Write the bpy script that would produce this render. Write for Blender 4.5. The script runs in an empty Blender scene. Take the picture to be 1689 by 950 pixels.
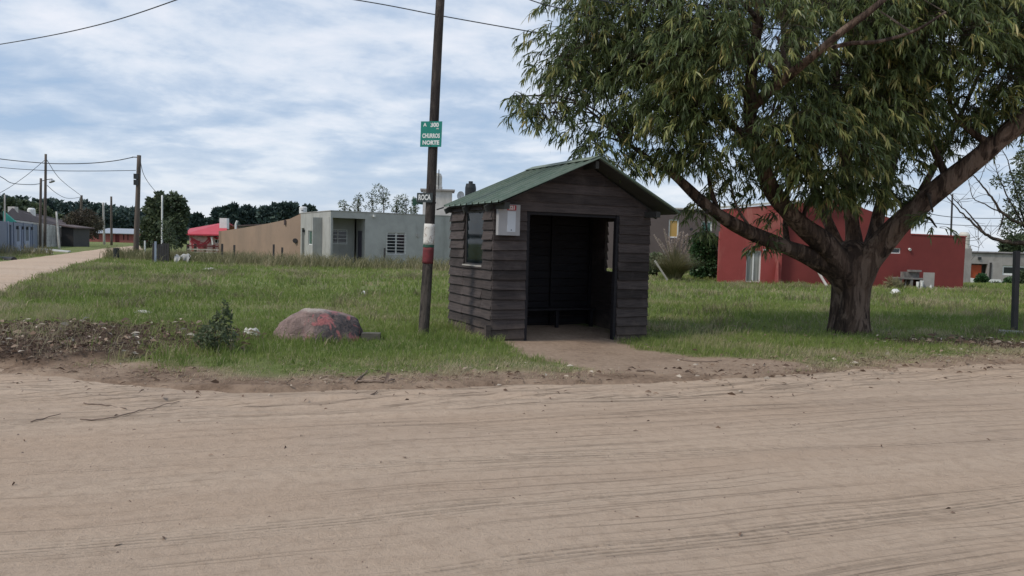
import bpy, math, random
import numpy as np
from mathutils import Vector, Matrix, Quaternion
random.seed(7); rng = np.random.default_rng(11)
S = bpy.context.scene; COL = S.collection
R_ = math.radians

# ---------------------------------------------------------------- camera
FPX, CX, CY, EYE = 1250.0, 844.5, 475.0, 1.55
PITCH = math.atan(73 / FPX); ROLL = R_(1.5)
Fv = Vector((0, math.cos(PITCH), -math.sin(PITCH)))
R0 = Vector((1, 0, 0)); U0 = Vector((0, math.sin(PITCH), math.cos(PITCH)))
Rv = R0 * math.cos(ROLL) + U0 * math.sin(ROLL)
Uv = U0 * math.cos(ROLL) - R0 * math.sin(ROLL)
cam = bpy.data.cameras.new('camera'); camo = bpy.data.objects.new('camera', cam); COL.objects.link(camo)
cam.sensor_width = 36; cam.lens = 36 * FPX / 1689; cam.clip_end = 3000; cam.clip_start = 0.05
M = Matrix((Rv, Uv, -Fv)).transposed().to_4x4(); M.translation = (0, 0, EYE); camo.matrix_world = M
S.camera = camo

# ---------------------------------------------------------------- world, sun, exposure
SUN_EL, SUN_AZ = R_(48), R_(-118)          # azimuth from +Y towards +X
sund = Vector((math.sin(SUN_AZ) * math.cos(SUN_EL), math.cos(SUN_AZ) * math.cos(SUN_EL), math.sin(SUN_EL)))
sl = bpy.data.lights.new('sun', 'SUN'); so = bpy.data.objects.new('sun', sl); COL.objects.link(so)
sl.energy = 1.5; sl.angle = R_(10); sl.color = (1.0, 0.93, 0.83)
so.rotation_euler = sund.to_track_quat('Z', 'Y').to_euler()
S.view_settings.view_transform = 'Standard'; S.view_settings.look = 'None'
S.view_settings.exposure = 0.73; S.view_settings.gamma = 1; S.view_settings.use_curve_mapping = False
S.render.engine = 'CYCLES'; S.cycles.max_bounces = 5; S.cycles.diffuse_bounces = 3; S.cycles.transparent_max_bounces = 6
S.cycles.use_denoising = True

W = bpy.data.worlds.new('World'); S.world = W; W.use_nodes = True
def build_world():
    nt = W.node_tree; N = nt.nodes; L = nt.links; N.clear()
    out = N.new('ShaderNodeOutputWorld'); bg = N.new('ShaderNodeBackground'); bg.inputs[1].default_value = 0.1
    L.new(bg.outputs[0], out.inputs[0])
    sky = N.new('ShaderNodeTexSky'); sky.sky_type = 'NISHITA'; sky.sun_disc = False
    sky.sun_elevation = SUN_EL; sky.sun_rotation = SUN_AZ; sky.air_density = 1.0
    tc = N.new('ShaderNodeTexCoord'); sep = N.new('ShaderNodeSeparateXYZ'); L.new(tc.outputs['Generated'], sep.inputs[0])
    def mth(op, a, b=None, c=None):
        m = N.new('ShaderNodeMath'); m.operation = op
        for i, v in enumerate((a, b, c)):
            if v is None: continue
            if isinstance(v, (int, float)): m.inputs[i].default_value = v
            else: L.new(v, m.inputs[i])
        return m.outputs[0]
    z = mth('MAXIMUM', sep.outputs[2], 0.0); zz = mth('ADD', z, 0.20)
    px = mth('DIVIDE', sep.outputs[0], zz); py = mth('DIVIDE', sep.outputs[1], zz)
    cmb = N.new('ShaderNodeCombineXYZ'); L.new(px, cmb.inputs[0]); L.new(py, cmb.inputs[1])
    mp = N.new('ShaderNodeMapping'); mp.inputs['Rotation'].default_value = (0, 0, R_(-35)); mp.inputs['Scale'].default_value = (1.15, 1.3, 1)
    mp.inputs['Location'].default_value = (3.1, 1.7, 0.0)
    L.new(cmb.outputs[0], mp.inputs[0])
    def noise(scale, det, rough, dist, off=0.0):
        n = N.new('ShaderNodeTexNoise'); n.inputs['Scale'].default_value = scale; n.inputs['Detail'].default_value = det
        n.inputs['Roughness'].default_value = rough; n.inputs['Distortion'].default_value = dist
        if off:
            a = N.new('ShaderNodeVectorMath'); a.operation = 'ADD'; a.inputs[1].default_value = (off, off * 0.7, off * .3); L.new(mp.outputs[0], a.inputs[0]); L.new(a.outputs[0], n.inputs[0])
        else: L.new(mp.outputs[0], n.inputs[0])
        return n.outputs[0]
    n1 = noise(2.1, 9, 0.56, 0.25); n2 = noise(0.7, 4, 0.5, 0.2, 7.3); n3 = noise(6.5, 7, 0.58, 0.2, 3.1)
    s = mth('ADD', mth('MULTIPLY', n1, 0.56), mth('ADD', mth('MULTIPLY', n2, 0.36), mth('MULTIPLY', n3, 0.16)))
    ramp = N.new('ShaderNodeValToRGB'); L.new(s, ramp.inputs[0])
    e = ramp.color_ramp.elements
    e[0].position = 0.44; e[0].color = (.24, .33, .465, 1)
    e[1].position = 0.70; e[1].color = (0.575, 0.59, 0.635, 1)
    for p, c in ((0.51, (0.30, 0.375, 0.49, 1)), (0.56, (0.365, 0.43, 0.53, 1)), (0.615, (0.47, 0.515, 0.585, 1))):
        q = e.new(p); q.color = c
    mul = N.new('ShaderNodeVectorMath'); mul.operation = 'SCALE'; mul.inputs['Scale'].default_value = 9.3; L.new(ramp.outputs[0], mul.inputs[0])
    # pale band of far cloud close to the horizon
    hz = N.new('ShaderNodeMapRange'); hz.inputs[1].default_value = 0.0; hz.inputs[2].default_value = 0.12; hz.inputs[3].default_value = 0.62; hz.inputs[4].default_value = 0.0
    L.new(z, hz.inputs[0])
    mh = N.new('ShaderNodeMix'); mh.data_type = 'RGBA'; L.new(hz.outputs[0], mh.inputs[0]); L.new(mul.outputs[0], mh.inputs[6]); mh.inputs[7].default_value = (5.0, 5.3, 5.75, 1)
    mx = N.new('ShaderNodeMix'); mx.data_type = 'RGBA'; mx.inputs[0].default_value = 0.9
    L.new(sky.outputs[0], mx.inputs[6]); L.new(mh.outputs[2], mx.inputs[7]); L.new(mx.outputs[2], bg.inputs[0])
build_world()

# ---------------------------------------------------------------- pixel rays
def ray(px, py): return Fv * FPX + Rv * (px - CX) - Uv * (py - CY)
def P(px, py, Y):
    d = ray(px, py); t = Y / d.y; return Vector((d.x * t, Y, EYE + d.z * t))
def G(px, py, z=0.03):
    d = ray(px, py); t = (z - EYE) / d.z; return Vector((d.x * t, d.y * t, z))
def X(px, Y): 
    return P(px, 410, Y).x
def Zat(px, py, Y): return P(px, py, Y).z

# ---------------------------------------------------------------- noise and terrain
def _h(ix, iy, s):
    n = np.sin(ix * 127.1 + iy * 311.7 + s * 74.7) * 43758.5453
    return n - np.floor(n)
def vn(x, y, sc=1.0, s=0):
    x = np.asarray(x, float) / sc; y = np.asarray(y, float) / sc
    ix = np.floor(x); iy = np.floor(y); fx = x - ix; fy = y - iy
    fx = fx * fx * (3 - 2 * fx); fy = fy * fy * (3 - 2 * fy)
    a = _h(ix, iy, s); b = _h(ix + 1, iy, s); c = _h(ix, iy + 1, s); d = _h(ix + 1, iy + 1, s)
    return (a * (1 - fx) + b * fx) * (1 - fy) + (c * (1 - fx) + d * fx) * fy
def fbm(x, y, sc=1.0, s=0, o=4):
    r = 0; a = 0.5; t = 0
    for i in range(o):
        r = r + a * vn(x, y, sc, s + i * 13); t += a; a *= .5; sc *= .47
    return r / t
def sst(a, b, x):
    t = np.clip((np.asarray(x, float) - a) / (b - a), 0, 1); return t * t * (3 - 2 * t)
EP = [G(*p) for p in ((0, 614), (130, 624), (300, 640), (450, 643), (600, 638), (750, 634), (900, 632), (1050, 628), (1250, 618), (1450, 607), (1689, 598))]
ex = [-60, -12.6, -10, -7.5] + [p.x for p in EP] + [30, 80]; ey = [19, 18.5, 13.5, 9.6] + [p.y for p in EP] + [19.5, 37]
def yedge(x): return np.interp(x, ex, ey)
def dedge(x, y): return (np.asarray(y, float) - yedge(x)) + (fbm(x, y, .9, 3, 3) - .5) * .35
GP = [G(*p) for p in ((-100, 560), (0, 560), (330, 612), (500, 618), (700, 617), (860, 606), (930, 612), (1060, 590), (1140, 592), (1250, 606), (1400, 604), (1550, 590), (1689, 584))]
gx = [-60, -12.6] + [p.x for p in GP] + [30, 80]; gy = [20, 18.6] + [p.y for p in GP] + [21, 38]
def ygrass(x): return np.interp(x, gx, gy)
def pathm(x, y):      # trodden dirt in front of and inside the shelter: 1 = bare
    x = np.asarray(x, float); y = np.asarray(y, float)
    n = (fbm(x, y, .6, 21, 4) - .5) * .5
    a = ((x - 1.35) / 1.35) ** 2 + ((y - 10.9) / 1.25) ** 2
    b = ((x - .55) / 1.5) ** 2 + ((y - 13.3) / 1.7) ** 2
    c = ((x - 2.3) / 1.8) ** 2 + ((y - 10.2) / .95) ** 2
    d = ((x - .95) / 1.1) ** 2 + ((y - 12.1) / 1.2) ** 2
    r = np.minimum(np.minimum(a, b), np.minimum(c, d)) + n
    return 1 - sst(.8, 1.15, r)
LC = G(110, 566); LC2 = G(1600, 568)
def litterm(x, y):
    x = np.asarray(x, float); y = np.asarray(y, float); n = (fbm(x, y, .5, 31, 4) - .5) * 1.1
    a = ((x - LC.x + .2) / 2.55) ** 2 + ((y - LC.y - .05) / 1.75) ** 2 + n * 1.2
    b = ((x - LC2.x) / 1.6) ** 2 + ((y - LC2.y) / .55) ** 2 + n
    return 1 - sst(.75, 1.15, np.minimum(a, b))
def H(x, y):
    x = np.asarray(x, float); y = np.asarray(y, float); d = dedge(x, y)
    h = -.06 + .10 * sst(-.35, .45, d)
    h = h + .045 * np.exp(-((d - .12) / .11) ** 2) * (.4 + .9 * fbm(x, y, 1.3, 5, 2)) * sst(-7, -3, x)
    h = h + .05 * (fbm(x, y, 2.2, 9, 4) - .5) * sst(0, 1.2, d) + .035 * (fbm(x, y, .35, 12, 4) - .5) * sst(-.2, .3, d) * (1 - .6 * pathm(x, y))
    h = h + .16 * np.clip(litterm(x, y), 0, 1) * fbm(x, y, .4, 41, 4) * (x < 0)
    h = h - .11 * np.exp(-(((x - 1.7) / 2.2) ** 2 + ((y - 12.0) / 2.6) ** 2))
    h = h - 1.0 * sst(37, 64, y) * sst(14, 22, x)
    return h
def Hz(x, y): return float(H(x, y))
def grassm(x, y):
    x = np.asarray(x, float); y = np.asarray(y, float)
    d = y - ygrass(x) + (fbm(x, y, .7, 51, 4) - .5) * .9
    g = sst(-.35, .35, d) * (1 - pathm(x, y)) * (1 - .93 * litterm(x, y))
    return g

# ---------------------------------------------------------------- materials
def new_mat(name):
    m = bpy.data.materials.new(name); m.use_nodes = True; nt = m.node_tree; nt.nodes.clear()
    o = nt.nodes.new('ShaderNodeOutputMaterial'); b = nt.nodes.new('ShaderNodeBsdfPrincipled'); nt.links.new(b.outputs[0], o.inputs[0])
    return m, nt, nt.nodes, nt.links, b
def nz(N, L, vec, scale, det=5, rough=.6, dist=0.0):
    n = N.new('ShaderNodeTexNoise'); n.inputs['Scale'].default_value = scale; n.inputs['Detail'].default_value = det
    n.inputs['Roughness'].default_value = rough; n.inputs['Distortion'].default_value = dist
    if vec is not None: L.new(vec, n.inputs['Vector'])
    return n.outputs[0]
def mapv(N, L, vec, scale=(1, 1, 1), rot=(0, 0, 0), loc=(0, 0, 0)):
    m = N.new('ShaderNodeMapping'); m.inputs['Scale'].default_value = scale; m.inputs['Rotation'].default_value = rot; m.inputs['Location'].default_value = loc
    L.new(vec, m.inputs[0]); return m.outputs[0]
def rng_(N, L, v, a, b, c=0.0, d=1.0):
    m = N.new('ShaderNodeMapRange'); m.inputs[1].default_value = a; m.inputs[2].default_value = b; m.inputs[3].default_value = c; m.inputs[4].default_value = d
    L.new(v, m.inputs[0]); return m.outputs[0]
def mix(N, L, f, a, b, mode='MIX'):
    m = N.new('ShaderNodeMix'); m.data_type = 'RGBA'; m.blend_type = mode
    for i, v in ((0, f), (6, a), (7, b)):
        if isinstance(v, (int, float)): m.inputs[i].default_value = v
        elif isinstance(v, tuple): m.inputs[i].default_value = (*v[:3], 1)
        else: L.new(v, m.inputs[i])
    return m.outputs[2]
def mt(N, L, op, a, b=None):
    m = N.new('ShaderNodeMath'); m.operation = op
    for i, v in enumerate((a, b)):
        if v is None: continue
        if isinstance(v, (int, float)): m.inputs[i].default_value = v
        else: L.new(v, m.inputs[i])
    return m.outputs[0]
def bump(N, L, b, h, st, dist=.02):
    u = N.new('ShaderNodeBump'); u.inputs['Strength'].default_value = st; u.inputs['Distance'].default_value = dist
    L.new(h, u.inputs['Height']); L.new(u.outputs[0], b.inputs['Normal'])
def pos(N): return N.new('ShaderNodeNewGeometry').outputs['Position']
def att(N, name):
    a = N.new('ShaderNodeAttribute'); a.attribute_name = name; return a.outputs['Fac']

def plain(name, c, c2=None, rough=.8, scale=3, stretch=(1, 1, 1), bst=.3, bsc=30, metal=0, rnd=0.0, dirt=None, bdist=.01):
    m, nt, N, L, b = new_mat(name); p = pos(N); v = mapv(N, L, p, stretch)
    c2 = c2 or tuple(x * .72 for x in c)
    f = rng_(N, L, nz(N, L, v, scale, 7, .65), .35, .65)
    col = mix(N, L, f, c, c2)
    if dirt:
        f2 = rng_(N, L, nz(N, L, mapv(N, L, p, (1, 1, .35)), scale * .5, 6, .7, .6), .5, .72)
        col = mix(N, L, f2, col, dirt)
    if rnd:
        f3 = rng_(N, L, att(N, 'rnd'), 0, 1, 1 - rnd, 1 + rnd); h = N.new('ShaderNodeVectorMath'); h.operation = 'SCALE'; L.new(col, h.inputs[0]); L.new(f3, h.inputs['Scale']); col = h.outputs[0]
    L.new(col, b.inputs['Base Color']); b.inputs['Roughness'].default_value = rough; b.inputs['Metallic'].default_value = metal
    b.inputs['Specular IOR Level'].default_value = .3
    if bst: bump(N, L, b, nz(N, L, v, bsc, 5, .7), bst, bdist)
    return m
def leafmat(name, cols, trans=.25, rough=.55):
    m, nt, N, L, b = new_mat(name)
    r = N.new('ShaderNodeValToRGB'); L.new(att(N, 'rnd'), r.inputs[0]); e = r.color_ramp.elements
    e[0].position = cols[0][0]; e[0].color = (*cols[0][1], 1); e[1].position = cols[-1][0]; e[1].color = (*cols[-1][1], 1)
    for p_, c in cols[1:-1]:
        q = e.new(p_); q.color = (*c, 1)
    L.new(r.outputs[0], b.inputs['Base Color']); b.inputs['Roughness'].default_value = rough; b.inputs['Specular IOR Level'].default_value = .35
    t = N.new('ShaderNodeBsdfTranslucent'); L.new(r.outputs[0], t.inputs[0])
    ms = N.new('ShaderNodeMixShader'); ms.inputs[0].default_value = trans; L.new(b.outputs[0], ms.inputs[1]); L.new(t.outputs[0], ms.inputs[2])
    L.new(ms.outputs[0], [n for n in N if n.type == 'OUTPUT_MATERIAL'][0].inputs[0])
    return m

def road_mat(name, tint=1.0):
    m, nt, N, L, b = new_mat(name); p = pos(N)
    warp = N.new('ShaderNodeTexNoise'); warp.inputs['Scale'].default_value = .45; warp.inputs['Detail'].default_value = 2; L.new(p, warp.inputs['Vector'])
    wv = N.new('ShaderNodeVectorMath'); wv.operation = 'MULTIPLY_ADD'; wv.inputs[1].default_value = (.3, .3, 0); L.new(warp.outputs['Color'], wv.inputs[0]); L.new(p, wv.inputs[2]); pw = wv.outputs[0]
    def rot(angle): return mapv(N, L, pw, (1, 1, 1), (0, 0, R_(-angle)))
    def streak(angle, lon, lat, scale, det=6, rough=.6, dist=.1): return nz(N, L, mapv(N, L, rot(angle), (lon, lat, 1)), scale, det, rough, dist)
    def treads(angle, freq, lo, hi, off, lat=2.2):      # groups of parallel tyre grooves
        r = rot(angle); sx = N.new('ShaderNodeSeparateXYZ'); L.new(r, sx.inputs[0])
        w = mt(N, L, 'SINE', mt(N, L, 'MULTIPLY', sx.outputs[1], freq)); w = rng_(N, L, w, .1, .95)
        k = rng_(N, L, nz(N, L, mapv(N, L, r, (.10, lat, 1), loc=(off, off, 0)), 1.0, 3, .5), lo, hi); brk = rng_(N, L, nz(N, L, r, 7, 4, .7), .35, .55)
        return mt(N, L, 'MULTIPLY', mt(N, L, 'MULTIPLY', w, k), brk)
    s1 = streak(17, .10, 3.2, 1.6); s2 = streak(19, .12, 9.0, 1.7); s3 = streak(24, .10, 6.0, 2.3); s4 = streak(19, .05, .9, 1.0, 3); s5 = streak(18, .10, 26, 1.3, 4, .7)
    t1 = treads(19, 150, .57, .66, 0); t2 = treads(31, 170, .62, .69, 4, 1.3); t3 = treads(14, 130, .60, .68, 9); t4 = treads(37, 160, .66, .72, 13, .9)
    tr = mt(N, L, 'MAXIMUM', mt(N, L, 'MAXIMUM', t1, t2), mt(N, L, 'MAXIMUM', t3, t4))
    big = nz(N, L, p, .35, 5, .6, .4); fine = nz(N, L, p, 42, 6, .75); grit = nz(N, L, p, 130, 3, .8); mid = nz(N, L, p, 9, 6, .7, .3)
    sel = rng_(N, L, nz(N, L, mapv(N, L, p, (.3, .6, 1)), 1.1, 3), .45, .6)
    lines = rng_(N, L, mix(N, L, sel, s2, s3), .57, .64); lines2 = rng_(N, L, s5, .58, .68)
    pm = rng_(N, L, nz(N, L, mapv(N, L, pw, (.35, .8, 1), (0, 0, R_(-19))), .9, 4, .6, .3), .40, .58, .30, 1)
    pm = mt(N, L, 'ADD', pm, mt(N, L, 'MULTIPLY', att(N, 'edge'), 1.1)); lines = mt(N, L, 'MULTIPLY', lines, pm); lines2 = mt(N, L, 'MULTIPLY', lines2, pm)
    T = lambda a, c, d: (a * tint, c * tint, d * tint)
    col = mix(N, L, rng_(N, L, s1, .35, .68), T(.470, .352, .262), T(.415, .305, .223))
    col = mix(N, L, rng_(N, L, big, .38, .62), col, T(.425, .325, .248))
    col = mix(N, L, rng_(N, L, s4, .40, .62, 0, .7), col, T(.49, .380, .290))
    col = mix(N, L, rng_(N, L, mid, .46, .68, 0, .55), col, T(.325, .240, .175))
    col = mix(N, L, mt(N, L, 'MULTIPLY', lines, .24), col, T(.20, .148, .108))
    col = mix(N, L, mt(N, L, 'MULTIPLY', lines2, .27), col, T(.22, .165, .122))
    col = mix(N, L, mt(N, L, 'MULTIPLY', tr, .26), col, T(.20, .150, .112))
    col = mix(N, L, rng_(N, L, fine, .56, .72, 0, .40), col, T(.22, .168, .126)); col = mix(N, L, rng_(N, L, grit, .60, .75, 0, .35), col, T(.52, .43, .35))
    spk = rng_(N, L, nz(N, L, p, 21, 2, .5), .76, .80); col = mix(N, L, mt(N, L, 'MULTIPLY', spk, .6), col, (.16, .115, .08))
    L.new(col, b.inputs['Base Color']); b.inputs['Roughness'].default_value = .95; b.inputs['Specular IOR Level'].default_value = .1
    h = mt(N, L, 'ADD', mt(N, L, 'MULTIPLY', s1, .5), mt(N, L, 'MULTIPLY', lines, -.26)); h = mt(N, L, 'ADD', h, mt(N, L, 'MULTIPLY', tr, -.45)); h = mt(N, L, 'ADD', h, mt(N, L, 'MULTIPLY', lines2, -.25))
    h = mt(N, L, 'ADD', h, mt(N, L, 'MULTIPLY', fine, .35)); h = mt(N, L, 'ADD', h, mt(N, L, 'MULTIPLY', grit, .15)); h = mt(N, L, 'ADD', h, mt(N, L, 'MULTIPLY', mid, .5))
    bump(N, L, b, h, .9, .04)
    return m
def ground_mat():
    m, nt, N, L, b = new_mat('soil_and_turf'); p = pos(N)
    g = att(N, 'grass'); lt = att(N, 'litter')
    n1 = nz(N, L, p, 1.2, 6, .65); n2 = nz(N, L, p, 14, 6, .7); n3 = nz(N, L, p, .22, 5, .6)
    soil = mix(N, L, rng_(N, L, n2, .35, .65), (.275, .192, .136), (.15, .102, .072))
    soil = mix(N, L, rng_(N, L, n1, .40, .62), soil, (.36, .265, .193))
    soil = mix(N, L, mt(N, L, 'MULTIPLY', att(N, 'path'), rng_(N, L, n1, .3, .6, .45, .95)), soil, mix(N, L, rng_(N, L, n2, .4, .65), (.40, .30, .225), (.29, .21, .155)))
    lit = mix(N, L, rng_(N, L, n2, .38, .6), (.045, .030, .022), (.12, .082, .06))
    turf = mix(N, L, rng_(N, L, n1, .35, .65), (.125, .165, .050), (.185, .200, .080))
    turf = mix(N, L, rng_(N, L, n3, .5, .68), turf, (.20, .19, .10))
    turf = mix(N, L, rng_(N, L, n2, .5, .7, 0, .6), turf, (.075, .085, .04))
    col = mix(N, L, g, soil, turf); col = mix(N, L, lt, col, lit)
    L.new(col, b.inputs['Base Color']); b.inputs['Roughness'].default_value = .95; b.inputs['Specular IOR Level'].default_value = .1
    bump(N, L, b, mt(N, L, 'ADD', n2, mt(N, L, 'MULTIPLY', nz(N, L, p, 55, 5, .75), .6)), .9, .035)
    return m
def rock_mat():
    m, nt, N, L, b = new_mat('painted_boulder'); tc = N.new('ShaderNodeTexCoord').outputs['Object']
    n1 = nz(N, L, tc, 5, 7, .65); n2 = nz(N, L, tc, 2.6, 5, .6, .8); n3 = nz(N, L, tc, 22, 5, .7)
    col = mix(N, L, rng_(N, L, n1, .35, .65), (.32, .225, .20), (.16, .112, .10))
    sx = N.new('ShaderNodeSeparateXYZ'); L.new(tc, sx.inputs[0])
    right = rng_(N, L, sx.outputs[0], -.12, .08)
    dk = mt(N, L, 'MULTIPLY', mt(N, L, 'MULTIPLY', rng_(N, L, n2, .42, .5), right), rng_(N, L, n3, .3, .6, .45, 1))
    col = mix(N, L, dk, col, (.055, .05, .055))
    pk = mt(N, L, 'MULTIPLY', rng_(N, L, nz(N, L, mapv(N, L, tc, (1, 1, 1), (0, 0, 0), (3, 1, 2)), 4.2, 4, .6, 1.2), .53, .60), rng_(N, L, sx.outputs[0], -.22, -.05))
    col = mix(N, L, pk, col, (.36, .13, .13))
    # paler towards the top
    top = rng_(N, L, mt(N, L, 'ADD', sx.outputs[2], mt(N, L, 'MULTIPLY', n1, .10)), .475, .51)
    col = mix(N, L, top, col, (.40, .34, .30))
    L.new(col, b.inputs['Base Color']); b.inputs['Roughness'].default_value = .9
    bump(N, L, b, mt(N, L, 'ADD', n1, mt(N, L, 'MULTIPLY', n3, .6)), 1.0, .06); return m
def bark_mat(name, a, c, d):
    m, nt, N, L, b = new_mat(name); p = pos(N)
    v = mapv(N, L, p, (1, 1, .14)); n = nz(N, L, v, 8, 9, .72, .9); n2 = nz(N, L, mapv(N, L, p, (1, 1, .3)), 3.4, 6, .65, .8); n3 = nz(N, L, v, 40, 4, .7)
    col = mix(N, L, rng_(N, L, n, .38, .62), a, c); col = mix(N, L, rng_(N, L, n2, .50, .56, 0, .75), col, d); col = mix(N, L, rng_(N, L, nz(N, L, mapv(N, L, p, (1, 1, .22), loc=(4, 2, 1)), 4.5, 6, .6, 1.0), .56, .60, 0, .7), col, c)
    L.new(col, b.inputs['Base Color']); b.inputs['Roughness'].default_value = .9; b.inputs['Specular IOR Level'].default_value = .15
    bump(N, L, b, mt(N, L, 'ADD', n, mt(N, L, 'MULTIPLY', n3, .4)), 1.0, .11); return m
def plank_mat(name, a, c):
    m, nt, N, L, b = new_mat(name); p = pos(N)
    v = mapv(N, L, p, (1.2, 1.2, 18)); n = nz(N, L, v, 2.5, 8, .7, .3); n2 = nz(N, L, p, 2.1, 5, .6, .5); n3 = nz(N, L, mapv(N, L, p, (2, 2, 40)), 6, 4, .6)
    col = mix(N, L, rng_(N, L, n, .36, .64), a, c)
    f3 = rng_(N, L, att(N, 'rnd'), 0, 1, .58, 1.5); h = N.new('ShaderNodeVectorMath'); h.operation = 'SCALE'; L.new(col, h.inputs[0]); L.new(f3, h.inputs['Scale'])
    col = mix(N, L, rng_(N, L, n2, .52, .70, 0, .5), h.outputs[0], tuple(x * 1.7 for x in a))
    sz = N.new('ShaderNodeSeparateXYZ'); L.new(p, sz.inputs[0]); mud = rng_(N, L, mt(N, L, 'ADD', sz.outputs[2], mt(N, L, 'MULTIPLY', nz(N, L, p, 6, 5, .7), .6)), .25, .55, .75, 0); col = mix(N, L, mud, col, (.13, .10, .08))
    L.new(col, b.inputs['Base Color']); b.inputs['Roughness'].default_value = .82; b.inputs['Specular IOR Level'].default_value = .25
    bump(N, L, b, mt(N, L, 'ADD', n, mt(N, L, 'MULTIPLY', n3, .6)), .7, .008); return m
def corrugated_mat():
    m, nt, N, L, b = new_mat('green_roof_sheet'); p = pos(N)
    n = nz(N, L, p, 3, 6, .7); n2 = nz(N, L, mapv(N, L, p, (1, 1, 3)), 12, 5, .7)
    col = mix(N, L, rng_(N, L, n, .4, .62), (.090, .132, .098), (.130, .165, .130)); col = mix(N, L, rng_(N, L, n2, .56, .74, 0, .5), col, (.17, .19, .13))
    L.new(col, b.inputs['Base Color']); b.inputs['Roughness'].default_value = .55; return m
def peel_mat():
    m, nt, N, L, b = new_mat('peeling_paint_band'); p = pos(N)
    n = nz(N, L, mapv(N, L, p, (1, 1, .7)), 16, 7, .75, .7); n2 = nz(N, L, p, 60, 4, .6)
    col = mix(N, L, rng_(N, L, n, .52, .60), (.62, .60, .56), (.30, .24, .20)); col = mix(N, L, rng_(N, L, n2, .6, .7, 0, .5), col, (.15, .13, .12))
    L.new(col, b.inputs['Base Color']); b.inputs['Roughness'].default_value = .85; return m
def mural_mat():
    m, nt, N, L, b = new_mat('pink_mural_wall'); p = pos(N)
    n = nz(N, L, p, .85, 4, .6, 1.4); n2 = nz(N, L, p, 4, 5, .6)
    col = mix(N, L, rng_(N, L, n2, .4, .6), (.52, .36, .33), (.44, .30, .28)); col = mix(N, L, rng_(N, L, n, .54, .58), col, (.36, .045, .06))
    L.new(col, b.inputs['Base Color']); b.inputs['Roughness'].default_value = .85; return m
def brick_mat(name, c1, c2, mo, sc=1.0):
    m, nt, N, L, b = new_mat(name); p = pos(N)
    s = N.new('ShaderNodeSeparateXYZ'); L.new(p, s.inputs[0]); c = N.new('ShaderNodeCombineXYZ'); L.new(mt(N, L, 'ADD', s.outputs[0], mt(N, L, 'MULTIPLY', s.outputs[1], .6)), c.inputs[0]); L.new(s.outputs[2], c.inputs[1])
    k = N.new('ShaderNodeTexBrick'); L.new(c.outputs[0], k.inputs[0]); k.inputs['Color1'].default_value = (*c1, 1); k.inputs['Color2'].default_value = (*c2, 1); k.inputs['Mortar'].default_value = (*mo, 1)
    k.inputs['Scale'].default_value = sc; k.inputs['Brick Width'].default_value = .28; k.inputs['Row Height'].default_value = .12; k.inputs['Mortar Size'].default_value = .012
    L.new(mix(N, L, rng_(N, L, nz(N, L, p, 2, 6, .7), .5, .7, 0, .5), k.outputs[0], mo), b.inputs['Base Color']); b.inputs['Roughness'].default_value = .9; return m
def glass_mat(name='window_glass', c=(.02, .025, .03), rough=.05, spec=.5):
    m, nt, N, L, b = new_mat(name); b.inputs['Base Color'].default_value = (*c, 1); b.inputs['Roughness'].default_value = rough; b.inputs['Specular IOR Level'].default_value = spec; return m
def clear_mat():
    m, nt, N, L, b = new_mat('clear_pane'); b.inputs['Base Color'].default_value = (.012, .018, .022, 1); b.inputs['Roughness'].default_value = .04; b.inputs['Specular IOR Level'].default_value = .3
    t = N.new('ShaderNodeBsdfTransparent'); t.inputs[0].default_value = (.40, .44, .46, 1); ms = N.new('ShaderNodeMixShader'); ms.inputs[0].default_value = .25
    L.new(b.outputs[0], ms.inputs[1]); L.new(t.outputs[0], ms.inputs[2]); L.new(ms.outputs[0], [n for n in N if n.type == 'OUTPUT_MATERIAL'][0].inputs[0]); return m
def drum_mat():
    m, nt, N, L, b = new_mat('curtain_cloth'); p = pos(N); n = nz(N, L, mapv(N, L, p, (14, 14, .4)), 2, 3)
    L.new(mix(N, L, rng_(N, L, n, .35, .65), (.30, .31, .28), (.13, .14, .135)), b.inputs['Base Color']); b.inputs['Roughness'].default_value = .5; b.inputs['Coat Weight'].default_value = .6; return m

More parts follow.
